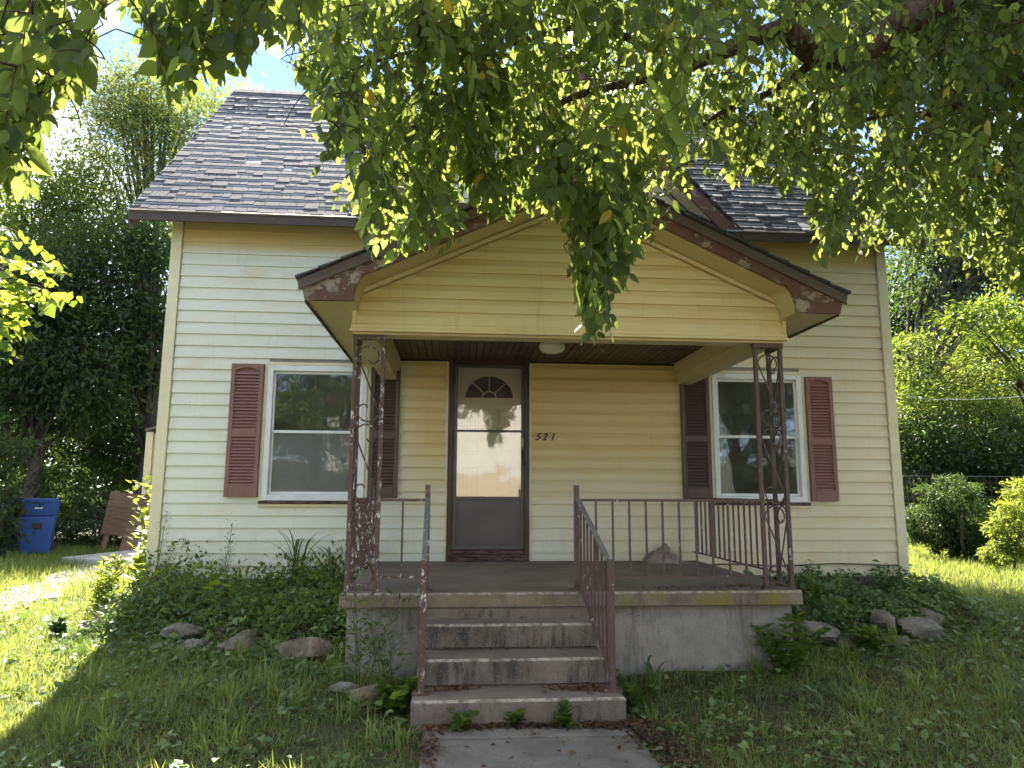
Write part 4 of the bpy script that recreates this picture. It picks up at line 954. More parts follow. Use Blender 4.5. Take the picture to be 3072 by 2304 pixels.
c.wood.build('trunk', MT['elm_bark'], ELM, True)
P_ = np.concatenate(c.P); 
D_, N_, L_ = np.concatenate(c.D), np.concatenate(c.N), np.concatenate(c.L); W_ = rng.uniform(0.85, 1.15, len(P_))
nr = np.linalg.norm(P_-CAM, axis=1) < 4.6
V1, F1 = leaf_arrays(P_[nr], D_[nr], N_[nr], L_[nr], W_[nr], FIN_V, [FIN_T, FIN_Q]); V2, F2 = leaf_arrays(P_[~nr], D_[~nr], N_[~nr], L_[~nr], W_[~nr], ELM_V, [ELM_T, ELM_Q])
link('crown', np_mesh('crown', np.vstack([V1, V2]), F1+[f_+len(V1) for f_ in F2], MT['elm_leaf'], True), ELM)
print('near', nr.sum())
print('elm leaves', len(P_))

# sapling with rounded leaves at the edge of the drive
SAP = thing('redbud_sapling', (-1.15, -3.2, -0.5), 'sapling with rounded sunlit leaves reaching in over the bright lawn', 'tree')
random.seed(4); c = Canopy(); c.twigs = []
c.limb([(-1.15,-3.2,-0.6),(-1.1,-3.2,0.6),(-1.0,-3.15,1.6),(-0.8,-3.1,2.3)], 0.05, 0.025, 8)
for p_ in ((40,520,-3.1),(60,600,-3.0),(30,690,-3.1),(-60,560,-3.2),(-80,760,-3.0)): c.limb([(-1.0,-3.15,1.5+random.uniform(-.3,.3)), (at(*p_)+np.array([-1.0,-3.15,2.0]))/2+np.array([0,0,0.1]), at(*p_)], 0.016, 0.004, 5)
zone_sap = [(-420,430),(40,455),(110,500),(165,520),(185,570),(140,600),(225,650),(160,690),(100,690),(95,730),(55,745),(75,790),(20,800),(-420,880)]
c.fill(zone_sap, (-3.6, -2.7), 105, 0.078, (0.25, 0.5), droop=0.3, out=(0.7,0,0.5), keep=0.75)
c.join(); c.wood.build('trunk', MT['grey_bark'], SAP, True); P_ = np.concatenate(c.P)
leaf_obj('crown', P_, np.concatenate(c.D), np.concatenate(c.N), np.concatenate(c.L), rng.uniform(0.9, 1.2, len(P_)), 'heart', MT['heart_leaf'], SAP)

# ------------------------------------------------------------------ trees and shrubs beyond the house
def bg_tree(name, label, base, height, lobes, mat, leaf, n, trunk_r=0.16, barkm='grey_bark', lean=None, clump=0.42, slim=0.8, droop=0.3, group='trees around the yard', cat='tree', stems=1, seed=1):
    """lobes: (centre xyz, radii xyz, share of leaves)"""
    r_ = np.random.default_rng(seed); random.seed(seed); z0 = float(gz(base[0], base[1]))
    T = thing(name, (base[0], base[1], z0), label, cat, group)
    w_ = MB(); top = lean or (base[0]+random.uniform(-.4,.4), base[1], z0+height*0.62)
    b0 = Vector((base[0], base[1], z0-0.15)); t0 = Vector(top)
    for st in range(stems):
        off = Vector((random.uniform(-.25,.25), random.uniform(-.2,.2), 0)) if st else Vector((0,0,0)); tt = t0+off*4
        mid = (b0+tt)/2+Vector((random.uniform(-.15,.15), random.uniform(-.15,.15), 0))
        path = [b0+off*0.4, b0*0.75+mid*0.25+off*0.6, mid+off, mid*0.4+tt*0.6, tt]
        w_.tube(path, [trunk_r*1.15, trunk_r, trunk_r*0.85, trunk_r*0.6, trunk_r*0.3], 9)
    P, D, Nn, L = [], [], [], []
    tot = sum(l[2] for l in lobes)
    for (cx, rx, sh_) in lobes:
        cx = np.array(cx); rx = np.array(rx); m = max(30, int(n*sh_/tot)); per = 46; nc = max(6, m//per)
        u_ = nrmz(r_.normal(0, 1, (nc, 3)))*(r_.uniform(0.15, 1, (nc, 1))**0.45); cc = cx+u_*rx
        for k in range(nc):
            kk = cc[k]; cr = clump*r_.uniform(0.55, 1.35)*min(1.0, rx.min()/0.8)
            q_ = kk+r_.normal(0, 1, (per, 3))*np.array([cr, cr, cr*0.55]); outv = nrmz(kk-cx+1e-3)
            dd = outv*0.6+r_.normal(0, 0.6, (per, 3))+np.array([0,0,-droop]); nn = np.array([0,0,1.0])*0.8+r_.normal(0, 0.6, (per, 3))
            P.append(q_); D.append(dd); Nn.append(nn); L.append(leaf*r_.uniform(0.6, 1.3, per))
        for k in range(min(nc, 9)):
            a_ = b0+(t0-b0)*random.uniform(0.35, 1.0); e_ = Vector(cc[k]); md = (a_+e_)/2+Vector((0,0,0.12*(e_-a_).length))
            w_.tube([a_, a_*0.5+md*0.5, md, md*0.4+e_*0.6, e_], [trunk_r*0.32, trunk_r*0.26, trunk_r*0.18, trunk_r*0.1, trunk_r*0.04], 5)
    w_.build('trunk', MT[barkm], T, True)
    P = np.concatenate(P); keep = P[:,2] > gz(P[:,0], P[:,1])+0.03
    D, Nn, L = np.concatenate(D)[keep], np.concatenate(Nn)[keep], np.concatenate(L)[keep]; P = P[keep]
    leaf_obj('crown', P, D, Nn, L, slim, 'rhomb', MT[mat], T)
    return T
def A3(px, py, Y): return tuple(at(px, py, Y))
# behind the drive
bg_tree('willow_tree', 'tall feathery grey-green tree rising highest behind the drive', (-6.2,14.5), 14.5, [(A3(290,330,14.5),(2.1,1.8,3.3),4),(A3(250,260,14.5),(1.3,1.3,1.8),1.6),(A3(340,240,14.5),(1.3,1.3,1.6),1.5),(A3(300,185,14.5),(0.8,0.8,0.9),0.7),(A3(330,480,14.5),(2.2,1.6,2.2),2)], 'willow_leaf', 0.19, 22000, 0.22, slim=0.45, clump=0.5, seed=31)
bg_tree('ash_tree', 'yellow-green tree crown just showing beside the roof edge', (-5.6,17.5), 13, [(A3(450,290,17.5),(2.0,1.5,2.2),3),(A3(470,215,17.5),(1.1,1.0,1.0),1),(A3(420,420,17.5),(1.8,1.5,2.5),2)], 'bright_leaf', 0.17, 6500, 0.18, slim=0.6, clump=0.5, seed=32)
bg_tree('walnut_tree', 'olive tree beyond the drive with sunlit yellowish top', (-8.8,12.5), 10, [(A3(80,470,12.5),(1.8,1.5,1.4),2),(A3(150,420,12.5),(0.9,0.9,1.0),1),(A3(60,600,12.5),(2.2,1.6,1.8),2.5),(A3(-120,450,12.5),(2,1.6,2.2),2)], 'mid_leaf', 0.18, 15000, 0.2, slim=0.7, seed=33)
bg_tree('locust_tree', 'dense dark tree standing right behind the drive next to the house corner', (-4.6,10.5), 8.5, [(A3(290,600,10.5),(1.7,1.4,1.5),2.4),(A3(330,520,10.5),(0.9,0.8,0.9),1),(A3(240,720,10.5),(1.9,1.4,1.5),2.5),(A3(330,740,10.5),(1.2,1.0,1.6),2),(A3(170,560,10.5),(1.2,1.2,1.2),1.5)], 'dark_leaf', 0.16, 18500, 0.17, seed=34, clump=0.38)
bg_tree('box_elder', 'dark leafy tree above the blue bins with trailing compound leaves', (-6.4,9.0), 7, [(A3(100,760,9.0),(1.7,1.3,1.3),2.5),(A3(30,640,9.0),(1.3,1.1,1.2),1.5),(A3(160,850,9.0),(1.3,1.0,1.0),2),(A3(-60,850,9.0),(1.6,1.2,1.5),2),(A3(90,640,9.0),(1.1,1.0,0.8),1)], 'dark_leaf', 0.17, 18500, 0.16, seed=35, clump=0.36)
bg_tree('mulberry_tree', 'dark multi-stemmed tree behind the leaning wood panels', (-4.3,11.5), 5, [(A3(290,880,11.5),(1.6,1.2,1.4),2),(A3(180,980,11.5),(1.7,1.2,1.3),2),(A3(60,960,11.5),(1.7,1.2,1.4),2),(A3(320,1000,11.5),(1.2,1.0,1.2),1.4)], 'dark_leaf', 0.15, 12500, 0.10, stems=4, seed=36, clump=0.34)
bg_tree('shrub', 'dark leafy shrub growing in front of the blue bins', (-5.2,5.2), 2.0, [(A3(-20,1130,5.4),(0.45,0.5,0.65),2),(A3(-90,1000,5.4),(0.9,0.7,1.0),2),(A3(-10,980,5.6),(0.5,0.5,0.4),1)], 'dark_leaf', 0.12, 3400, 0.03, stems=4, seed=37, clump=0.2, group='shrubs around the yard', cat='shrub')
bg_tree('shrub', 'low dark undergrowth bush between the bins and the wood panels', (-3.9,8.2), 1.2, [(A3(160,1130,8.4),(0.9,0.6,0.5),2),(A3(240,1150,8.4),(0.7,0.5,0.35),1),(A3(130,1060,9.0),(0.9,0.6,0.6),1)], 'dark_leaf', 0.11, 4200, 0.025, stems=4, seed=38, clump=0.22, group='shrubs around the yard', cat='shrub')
# on the other side of the house
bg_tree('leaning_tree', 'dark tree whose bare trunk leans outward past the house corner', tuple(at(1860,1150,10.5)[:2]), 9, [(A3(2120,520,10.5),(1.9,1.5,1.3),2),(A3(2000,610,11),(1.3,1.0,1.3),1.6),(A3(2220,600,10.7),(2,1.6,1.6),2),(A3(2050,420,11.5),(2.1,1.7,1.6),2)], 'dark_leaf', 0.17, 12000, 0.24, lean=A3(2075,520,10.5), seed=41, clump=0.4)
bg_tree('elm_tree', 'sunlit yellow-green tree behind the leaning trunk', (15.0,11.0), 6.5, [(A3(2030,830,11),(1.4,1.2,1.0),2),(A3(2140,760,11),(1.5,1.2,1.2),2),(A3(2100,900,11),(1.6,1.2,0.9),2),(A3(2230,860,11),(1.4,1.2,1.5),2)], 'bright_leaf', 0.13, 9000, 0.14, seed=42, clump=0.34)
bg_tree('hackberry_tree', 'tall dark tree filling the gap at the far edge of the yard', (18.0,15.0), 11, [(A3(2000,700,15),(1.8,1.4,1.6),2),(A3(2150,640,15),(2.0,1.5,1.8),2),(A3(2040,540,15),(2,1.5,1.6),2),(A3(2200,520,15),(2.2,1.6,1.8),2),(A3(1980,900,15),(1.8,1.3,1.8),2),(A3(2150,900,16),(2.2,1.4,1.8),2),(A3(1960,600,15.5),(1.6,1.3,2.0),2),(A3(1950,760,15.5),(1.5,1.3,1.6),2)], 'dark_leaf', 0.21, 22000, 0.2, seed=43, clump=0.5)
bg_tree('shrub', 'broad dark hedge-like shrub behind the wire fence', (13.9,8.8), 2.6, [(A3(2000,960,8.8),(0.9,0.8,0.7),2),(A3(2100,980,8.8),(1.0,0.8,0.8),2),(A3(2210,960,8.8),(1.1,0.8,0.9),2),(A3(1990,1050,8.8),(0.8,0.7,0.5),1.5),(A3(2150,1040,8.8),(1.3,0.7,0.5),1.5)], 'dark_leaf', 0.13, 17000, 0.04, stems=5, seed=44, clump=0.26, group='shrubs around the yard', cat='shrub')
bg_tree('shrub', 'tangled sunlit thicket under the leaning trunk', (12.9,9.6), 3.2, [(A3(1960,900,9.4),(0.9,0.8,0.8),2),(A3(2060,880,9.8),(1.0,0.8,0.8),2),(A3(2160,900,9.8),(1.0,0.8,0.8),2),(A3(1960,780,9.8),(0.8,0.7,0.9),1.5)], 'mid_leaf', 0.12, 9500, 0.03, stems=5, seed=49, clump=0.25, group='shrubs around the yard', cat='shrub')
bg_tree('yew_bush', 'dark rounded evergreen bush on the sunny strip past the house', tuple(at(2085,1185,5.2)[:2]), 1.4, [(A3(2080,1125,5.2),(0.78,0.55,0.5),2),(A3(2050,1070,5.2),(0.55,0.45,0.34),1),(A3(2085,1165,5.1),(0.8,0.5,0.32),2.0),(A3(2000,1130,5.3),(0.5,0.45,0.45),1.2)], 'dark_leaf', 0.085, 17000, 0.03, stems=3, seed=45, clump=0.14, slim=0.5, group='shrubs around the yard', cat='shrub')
bg_tree('privet_bush', 'bright sunlit bush at the edge of the sunny strip', tuple(at(2185,1225,3.2)[:2]), 1.5, [(A3(2200,1140,3.2),(0.46,0.4,0.45),2),(A3(2230,1080,3.2),(0.45,0.4,0.38),1.4),(A3(2165,1195,3.2),(0.34,0.3,0.24),1.2)], 'bright_leaf', 0.07, 8000, 0.02, stems=4, seed=46, clump=0.13, group='shrubs around the yard', cat='shrub')
bg_tree('box_elder', 'sprig of bright compound leaves reaching in beside the elm', (10.9,1.2), 4.2, [(A3(2130,690,0.8),(0.55,0.5,0.35),2),(A3(2180,770,0.8),(0.6,0.5,0.4),2),(A3(2200,640,0.8),(0.5,0.5,0.4),1.4),(A3(2300,720,0.8),(0.7,0.6,0.8),2)], 'heart_leaf', 0.085, 3000, 0.06, lean=A3(2300,800,1.0), seed=47, clump=0.2)
bg_tree('cottonwood_tree', 'tall tree behind the house shading its far corner', (7.0,7.4), 12, [((7.1,7.0,9.2),(1.7,1.5,1.8),3),((7.9,7.2,8.0),(1.0,1.2,1.2),1.5),((6.6,7.2,10.6),(1.2,1.2,1.2),1)], 'mid_leaf', 0.16, 11000, 0.22, seed=48, clump=0.5)
# the woods further off, one mass
r_ = np.random.default_rng(5); PP = []; LL = []
for (cx_, cy_, rx_, ry_, h_, n_) in ((-16,24,9,2.5,8,7000),(-24,14,3,8,8,4500),(-6,27,9,2,6,5000),(26,24,7,2.5,9,6000),(31,12,3,9,9,4500),(10,28,12,2,7,4500)):
    q_ = np.stack([r_.normal(cx_, rx_*0.55, n_), r_.normal(cy_, ry_*0.55, n_), np.abs(r_.uniform(-0.3, h_, n_)+r_.normal(0, 0.7, n_))-0.35], -1); PP.append(q_); LL.append(np.full(n_, 0.55))
PP = np.concatenate(PP); LL = np.concatenate(LL)*r_.uniform(0.6, 1.3, len(PP))
wd_ = leaf_obj('distant_woods', PP, r_.normal(0, 1, PP.shape), r_.normal(0, 0.6, PP.shape)+[0,-0.4,0.7], LL, 1.3, 'rhomb', MT['dark_leaf'])
setp(wd_, 'dark mass of distant woods behind the yard trees', 'woods', kind='stuff')

# ------------------------------------------------------------------ grass and ground cover
def blocked(x, y, m=0.0):
    b = (x > -0.12-m) & (x < 7.98+m) & (y > -0.02-m) & (y < 5.4)
    b |= (x > 2.16-m) & (x < 5.6+m) & (y > -2.29-m)& (y < 0.1)
    b |= (x > 2.735-m) & (x < 4.03+m) & (y > -3.22-m) & (y < -2.2)
    w_ = 0.035+0.03*np.sin(23*y)+0.03*np.sin(41*y+x)
    b |= (x > 2.81-m+w_) & (x < 4.045+m-w_) & (y < -3.05)
    return b
def nfield(x, y, s=1.0): return (np.sin(1.9*s*x+0.7*s*y+1)+np.sin(2.7*s*y-1.3*s*x+2)+np.sin(4.1*s*x+3.3*s*y)+np.sin(6.7*s*x-5.1*s*y+0.5)*0.7+np.sin(11*s*x+9*s*y)*0.5)/3.2
def in_wedge(x, y, m=0.9):
    d = np.stack([x, y, gz(x, y)+0.05], -1)-CAM; w_ = d@CF; s_ = d@CR
    return (w_ > 0.5) & (np.abs(s_) < w_*0.722+m) & (y > -4.35)
def blades(name, x, y, h, wd, mat, seed, lean=0.5, z=None):
    r_ = np.random.default_rng(seed); n = len(x); z = gz(x, y) if z is None else z
    a = r_.uniform(0, 2*np.pi, n); b = r_.uniform(0, 2*np.pi, n); ln = np.abs(r_.normal(0, lean, n))+0.08
    sx, sy = np.cos(a)*wd, np.sin(a)*wd; lx, ly = np.cos(b)*ln*h, np.sin(b)*ln*h; hh = h/np.sqrt(1+ln**2*0.8)
    def pt(t, k): return np.stack([x+lx*t**1.7+sx*k, y+ly*t**1.7+sy*k, z-0.01+hh*(t-0.22*ln*t*t)], -1)
    V = np.stack([pt(0, -.5), pt(0, .5), pt(.5, .42), pt(.5, -.42), pt(1, 0)], 1).reshape(-1, 3)
    o = (np.arange(n)*5)[:,None]
    return link(name, np_mesh(name, V, [np.array([[0,1,2,3]])+o, np.array([[3,2,4]])+o], mat))
def scatter(n, x0, x1, y0, y1, seed, dens=None, m=0.9):
    r_ = np.random.default_rng(seed); x = r_.uniform(x0, x1, n); y = r_.uniform(y0, y1, n)
    k = ~blocked(x, y, 0.01) & in_wedge(x, y, m)
    drv = (y > -2.6) & (y < 6.5) & (x > -2.1-0.22*(y-0.4)) & (x < -1.57-0.20*(y-0.4)); k &= ~drv | (r_.uniform(0, 1, n) < 0.15+0.35*(nfield(x, y, 2) > 0.1))
    if dens is not None: k &= r_.uniform(0, 1, n) < dens(x, y)
    return x[k], y[k], r_
def d_left(x, y): return np.clip(0.75+0.55*nfield(x, y, 1.3), 0.12, 1)
def d_right(x, y): return np.clip(0.62+0.55*nfield(x, y, 1.5), 0.16, 1.0)
def bedmask(x, y): return (x > -0.2) & (x < 2.2) & (y > -1.15-0.33*np.clip(x, 0, 2)) | (x > 5.6) & (x < 8.1) & (y > -1.35+0.25*np.clip(x-6.6, 0, 2))
x, y, r_ = scatter(110000, -3.5, 2.9, -4.4, 1.2, 61, lambda a, b: d_left(a, b)*np.where(bedmask(a, b), 0.15, 1)*np.where(a < 0.6, 1.0, 0.8))
setp(blades('lawn_grass', x, y, r_.uniform(0.04, 0.13, len(x))*(1+0.35*nfield(x, y, 0.9)), 0.0065, MT['grass_blade'], 62, 1.05), 'uneven green lawn grass on the drive side of the steps', 'grass', kind='stuff')
xs_, ys_, rs_ = scatter(60000, -2.6, 0.9, -4.3, 0.6, 77)
setp(blades('sunny_grass', xs_, ys_, rs_.uniform(0.03, 0.10, len(xs_)), 0.007, MT['grass_blade'], 78, 1.1), 'short bright grass in the sun patch beside the drive', 'grass', kind='stuff')
x, y, r_ = scatter(120000, 4.0, 11.5, -4.4, 1.0, 63, lambda a, b: d_right(a, b)*np.where(bedmask(a, b), 0.2, 1))
setp(blades('lawn_grass', x, y, r_.uniform(0.04, 0.12, len(x)), 0.006, MT['grass_blade'], 64, 1.0), 'thin patchy shaded grass on the boulder side of the steps', 'grass', kind='stuff')
x, y, r_ = scatter(60000, -12, -1.0, 1.2, 10, 65); xb, yb, rb = scatter(90000, 7.9, 19, -0.5, 12, 66)
x = np.concatenate([x, xb]); y = np.concatenate([y, yb])
setp(blades('yard_grass', x, y, np.random.default_rng(1).uniform(0.07, 0.20, len(x)), 0.011, MT['grass_blade'], 67, 0.5), 'sunlit taller grass in the yard behind the house corners', 'grass', kind='stuff')
x, y, r_ = scatter(60000, -1.5, 10, -4.4, -0.2, 68, lambda a, b: np.where(a > 4, 0.9, 0.30))
setp(blades('dry_grass', x, y, r_.uniform(0.03, 0.12, len(x)), 0.004, MT['grass_dry'], 69, 1.6), 'dead straw and dry stems lying through the lawn', 'grass', kind='stuff')
# coarse tufts
tx, ty, tr = scatter(420, -0.5, 9.5, -4.2, -1.2, 70, lambda a, b: np.where((a > 1.2) & (a < 2.9) & (b < -2.6), 1.0, np.where(a > 4, 0.35, 0.28))*np.where(bedmask(a, b), 0, 1))
bx, by, bh = [], [], []
for a, b in zip(tx, ty):
    n = random.randint(14, 34); s_ = random.uniform(0.6, 1.25); bx.append(a+tr.normal(0, 0.022*s_, n)); by.append(b+tr.normal(0, 0.022*s_, n)); bh.append(tr.uniform(0.13, 0.26, n)*s_)
bx, by, bh = map(np.concatenate, (bx, by, bh)); k = ~blocked(bx, by); k &= by > -3.55; bx, by, bh = bx[k], by[k], bh[k]
setp(blades('grass_tufts', bx, by, bh, 0.011, MT['grass_blade'], 71, 0.65), 'coarse long-bladed grass tufts scattered through the lawn', 'grass', kind='stuff')
# low broad-leaved weeds
cx_, cy_, cr_ = scatter(5200, -3, 10, -4.3, 1.0, 72, lambda a, b: np.clip(0.35+0.5*nfield(a, b, 1.1), 0.05, 0.9)*np.where(a > 4, 1.0, 0.75))
Pw = []
for a, b in zip(cx_, cy_):
    n = random.randint(5, 13); s_ = random.uniform(0.03, 0.10)
    Pw.append(np.stack([a+cr_.normal(0, s_, n), b+cr_.normal(0, s_, n), np.abs(cr_.normal(0.045, 0.03, n))], -1))
Pw = np.concatenate(Pw); k = ~blocked(Pw[:,0], Pw[:,1], 0.02); Pw = Pw[k]; Pw[:,2] += gz(Pw[:,0], Pw[:,1])
n = len(Pw); dd = cr_.normal(0, 1, (n, 3))*[1,1,0.25]
setp(leaf_obj('lawn_weeds', Pw, dd, cr_.normal(0, 0.35, (n, 3))+[0,0,1], cr_.uniform(0.018, 0.058, n), 0.9, 'heart', MT['vine_leaf']), 'small broad-leaved weeds and creepers scattered over the lawn', 'weeds', kind='stuff')
# creeper in the two beds
def bed(name, label, n, samp, hfun, mat, seed, size=(0.020, 0.056), mound=True):
    r_ = np.random.default_rng(seed); x, y = samp(r_, n); h = hfun(x, y)
    k = ~blocked(x, y, 0.0) & (h > 0.01) & (r_.uniform(0, 1, n) < np.clip(0.75+0.8*nfield(x, y, 2.1), 0.12, 1)); x, y, h = x[k], y[k], h[k]; n = len(x)
    t = r_.uniform(0, 1, n)**0.6; z = gz(x, y)+0.01+h*t*np.clip(0.70+0.65*nfield(x, y, 2.6)+0.25*nfield(x, y, 6.1), 0.15, 1.6)
    d = r_.normal(0, 1, (n, 3))*[1,1,0.45]+[0,-0.35,-0.25]; nn = r_.normal(0, 0.6, (n, 3))+[0,-0.25,0.9]
    big = r_.uniform(0, 1, n) < 0.035; sz = r_.uniform(*size, n)*np.where(big, 1.9, 1.0); z = z+np.where(big, 0.04, 0)
    W = r_.uniform(0.8, 1.2, n); P = np.stack([x, y, z], -1); hs = r_.uniform(0, 1, n) < 0.22
    V1, F1 = leaf_arrays(P[hs], d[hs], nn[hs], sz[hs], W[hs], HRT_V, [ELM_T, ELM_Q]); V2, F2 = leaf_arrays(P[~hs], d[~hs], nn[~hs], sz[~hs]*0.95, W[~hs]*1.15, RHB_V, [RH2_T])
    return setp(link(name, np_mesh(name, np.vstack([V1, V2]), F1+[f_+len(V1) for f_ in F2], MT[mat])), label, 'creeper', kind='stuff')
def hl(x, y):
    edge = -1.35-0.33*np.clip(x, -0.2, 2.2); return 0.27*sstep(-0.45, -0.1, x)*sstep(2.45, 2.15, x)*(0.13*sstep(edge-0.5, edge-0.2, y)+0.87*sstep(edge+0.0, edge+0.6, y))*(0.66+0.34*sstep(-1.0, -0.2, y))
bed('creeper', 'dark green creeper filling the stone-edged bed beside the drive', 48000, lambda r_, n: (r_.uniform(-0.5, 2.3, n), r_.uniform(-2.4, -0.02, n)), hl, 'vine_leaf', 81)
def hr(x, y):
    edge = -1.45+0.25*np.clip(x-6.6, 0, 2); return 0.30*sstep(5.55, 5.75, x)*sstep(8.35, 7.7, x)*(0.15*sstep(edge-0.4, edge-0.15, y)+0.85*sstep(edge-0.05, edge+0.5, y))*(0.6+0.4*sstep(-1.0, -0.2, y))
bed('creeper', 'dark shaded creeper in the boulder-edged bed past the porch', 40000, lambda r_, n: (r_.uniform(5.6, 8.4, n), r_.uniform(-1.6, -0.02, n)), hr, 'vine_leaf', 82, (0.020, 0.052))
r_ = np.random.default_rng(84); n = 5200; x = r_.uniform(-0.45, 2.25, n); y = r_.uniform(-1.9, -0.05, n); tall = np.clip(0.55+0.6*nfield(x, y, 1.9), 0, 1.3); h = hl(x, y)*1.0+0.36*tall*(hl(x, y) > 0.08)*(0.45+0.55*sstep(-1.1, -0.2, y))
k = (hl(x, y) > 0.05) & (r_.uniform(0, 1, n) < 0.25+tall*0.6) & ~blocked(x, y); x, y, h = x[k], y[k], h[k]; n = len(x); z = gz(x, y)+h*r_.uniform(0.55, 1.0, n)
setp(leaf_obj('bed_weeds', np.stack([x, y, z], -1), r_.normal(0, 0.8, (n, 3))+[0,-0.1,0.15], r_.normal(0, 0.5, (n, 3))+[0,-0.2,0.9], r_.uniform(0.028, 0.075, n), r_.uniform(0.5, 1.1, n), 'elm', MT['mid_leaf']), 'taller mixed weeds pushing up through the drive-side creeper bed', 'weeds', kind='stuff')
bed('creeper', 'creeper trailing over the shaded ground beyond the boulders', 3800, lambda r_, n: (r_.uniform(7.6, 10.2, n), r_.uniform(-2.2, 0.4, n)), lambda x, y: np.where((x-7.5) > (-y-1.8)*0.9, 0.12, 0.0), 'vine_leaf', 83, (0.03, 0.06))
# fallen leaves
def litter(r_, spots):
    P = []
    for (x_, y_, sx_, sy_, z_, n) in spots:
        a = r_.normal(x_, sx_, n); b = r_.normal(y_, sy_, n); P.append(np.stack([a, b, np.full(n, z_)+r_.uniform(0.004, 0.018, n)], -1))
    return np.concatenate(P)
r_ = np.random.default_rng(90)
P_ = litter(r_, [(4.10,-3.45,0.06,0.16,-0.515,420),(4.22,-3.75,0.09,0.2,-0.515,380),(3.95,-3.26,0.16,0.035,-0.515,330),(3.3,-3.25,0.35,0.022,-0.515,330),(3.75,-3.02,0.11,0.03,-0.370,90),(3.85,-3.0,0.05,0.05,-0.370,60),(2.98,-2.98,0.10,0.02,-0.370,45),(3.4,-2.67,0.35,0.012,-0.202,26),(3.4,-2.39,0.4,0.012,-0.037,70),(3.4,-3.6,0.5,0.25,-0.515,46),(2.86,-3.5,0.04,0.25,-0.515,120),(4.9,-2.28,0.35,0.025,0.135,60),(5.3,-2.2,0.12,0.05,0.135,45)])
n = len(P_); setp(leaf_obj('fallen_leaves', P_, r_.normal(0, 1, (n, 3))*[1,1,0.15], r_.normal(0, 0.3, (n, 3))+[0,0,1], r_.uniform(0.018, 0.045, n), 1.1, 'elm', MT['litter_leaf']), 'brown fallen leaves drifted along the path edge and steps', 'leaf litter', kind='stuff')
x, y, r_ = scatter(9000, 4.0, 9.5, -4.3, -0.9, 91); P_ = np.stack([x, y, gz(x, y)+0.012], -1); n = len(P_)
setp(leaf_obj('leaf_litter', P_, r_.normal(0, 1, (n, 3))*[1,1,0.2], r_.normal(0, 0.4, (n, 3))+[0,0,1], r_.uniform(0.015, 0.04, n), 1.0, 'rhomb', MT['litter_leaf']), 'brown leaf litter lying thinly on the bare shaded lawn', 'leaf litter', kind='stuff')
# gravel on the drive
r_ = np.random.default_rng(92); n = 5200; y = r_.uniform(-1.6, 5.5, n); x = -2.1-0.22*(y-0.4)+r_.uniform(0, 1, n)*0.5; k = in_wedge(x, y, 0.4) & (y > -2.0); x, y = x[k], y[k]; n = len(x)
oc = np.array([(1,0,0),(-1,0,0),(0,1,0),(0,-1,0),(0,0,1),(0,0,-1)], float); of = np.array([(0,2,4),(2,1,4),(1,3,4),(3,0,4),(2,0,5),(1,2,5),(3,1,5),(0,3,5)])
sc_ = r_.uniform(0.008, 0.022, (n,1,1))*r_.uniform(0.6, 1.2, (n,6,1)); V = oc[None]*sc_+np.stack([x, y, gz(x, y)+0.016], -1)[:,None,:]
setp(link('gravel', np_mesh('gravel', V.reshape(-1,3), [(of[None]+(np.arange(n)*6)[:,None,None]).reshape(-1,3)], MT['pad_concrete'])), 'loose pale gravel on the drive', 'gravel', kind='stuff')

# ------------------------------------------------------------------ single plants
def stem_plant(name, label, base, h, n_leaf, leaf, mat, stems=1, spread=0.25, slim=0.6, kind='rhomb', seed=1, cat='weed', group=None, bushy=0.0, z=None):
    r_ = np.random.default_rng(seed); x_, y_ = base; z_ = float(gz(x_, y_)) if z is None else z
    T = thing(name, (x_, y_, z_), label, cat, group); w_ = MB(); P, D, Nn = [], [], []
    for s_ in range(stems):
        dr = nrmz(np.array([r_.normal(0, spread), r_.normal(0, spread), 1.0])); H = h*r_.uniform(0.65, 1.0) if s_ else h
        p0 = np.array([x_, y_, z_])+np.array([r_.normal(0, 0.03), r_.normal(0, 0.03), -0.02])
        pts = [p0+dr*H*t+np.array([r_.normal(0, .01), r_.normal(0, .01), 0])+np.array([dr[0], dr[1], 0])*0.2*H*t*t for t in np.linspace(0, 1, 6)]
        w_.tube(pts, list(np.linspace(0.0055, 0.002, 6)), 5)
        t = np.linspace(0.12, 1, n_leaf); i_ = np.minimum((t*5).astype(int), 4); fr = (t*5-i_)[:,None]; A = np.array(pts)
        q_ = A[i_]*(1-fr)+A[i_+1]*fr; ang = np.arange(n_leaf)*2.4+r_.uniform(0, 6)
        o = np.stack([np.cos(ang), np.sin(ang), np.full(n_leaf, 0.55)], -1)
        P.append(q_+o*bushy*r_.uniform(0, 1, (n_leaf, 1))); D.append(o+r_.normal(0, 0.25, o.shape)); Nn.append(np.tile([0, 0, 1.0], (n_leaf, 1))+r_.normal(0, 0.3, o.shape))
    w_.build('stem', MT['green_stem'], T, True); P, D, Nn = map(np.concatenate, (P, D, Nn)); n = len(P)
    leaf_obj('foliage', P, D, Nn, leaf*r_.uniform(0.6, 1.2, n), slim, kind, MT[mat], T); return T
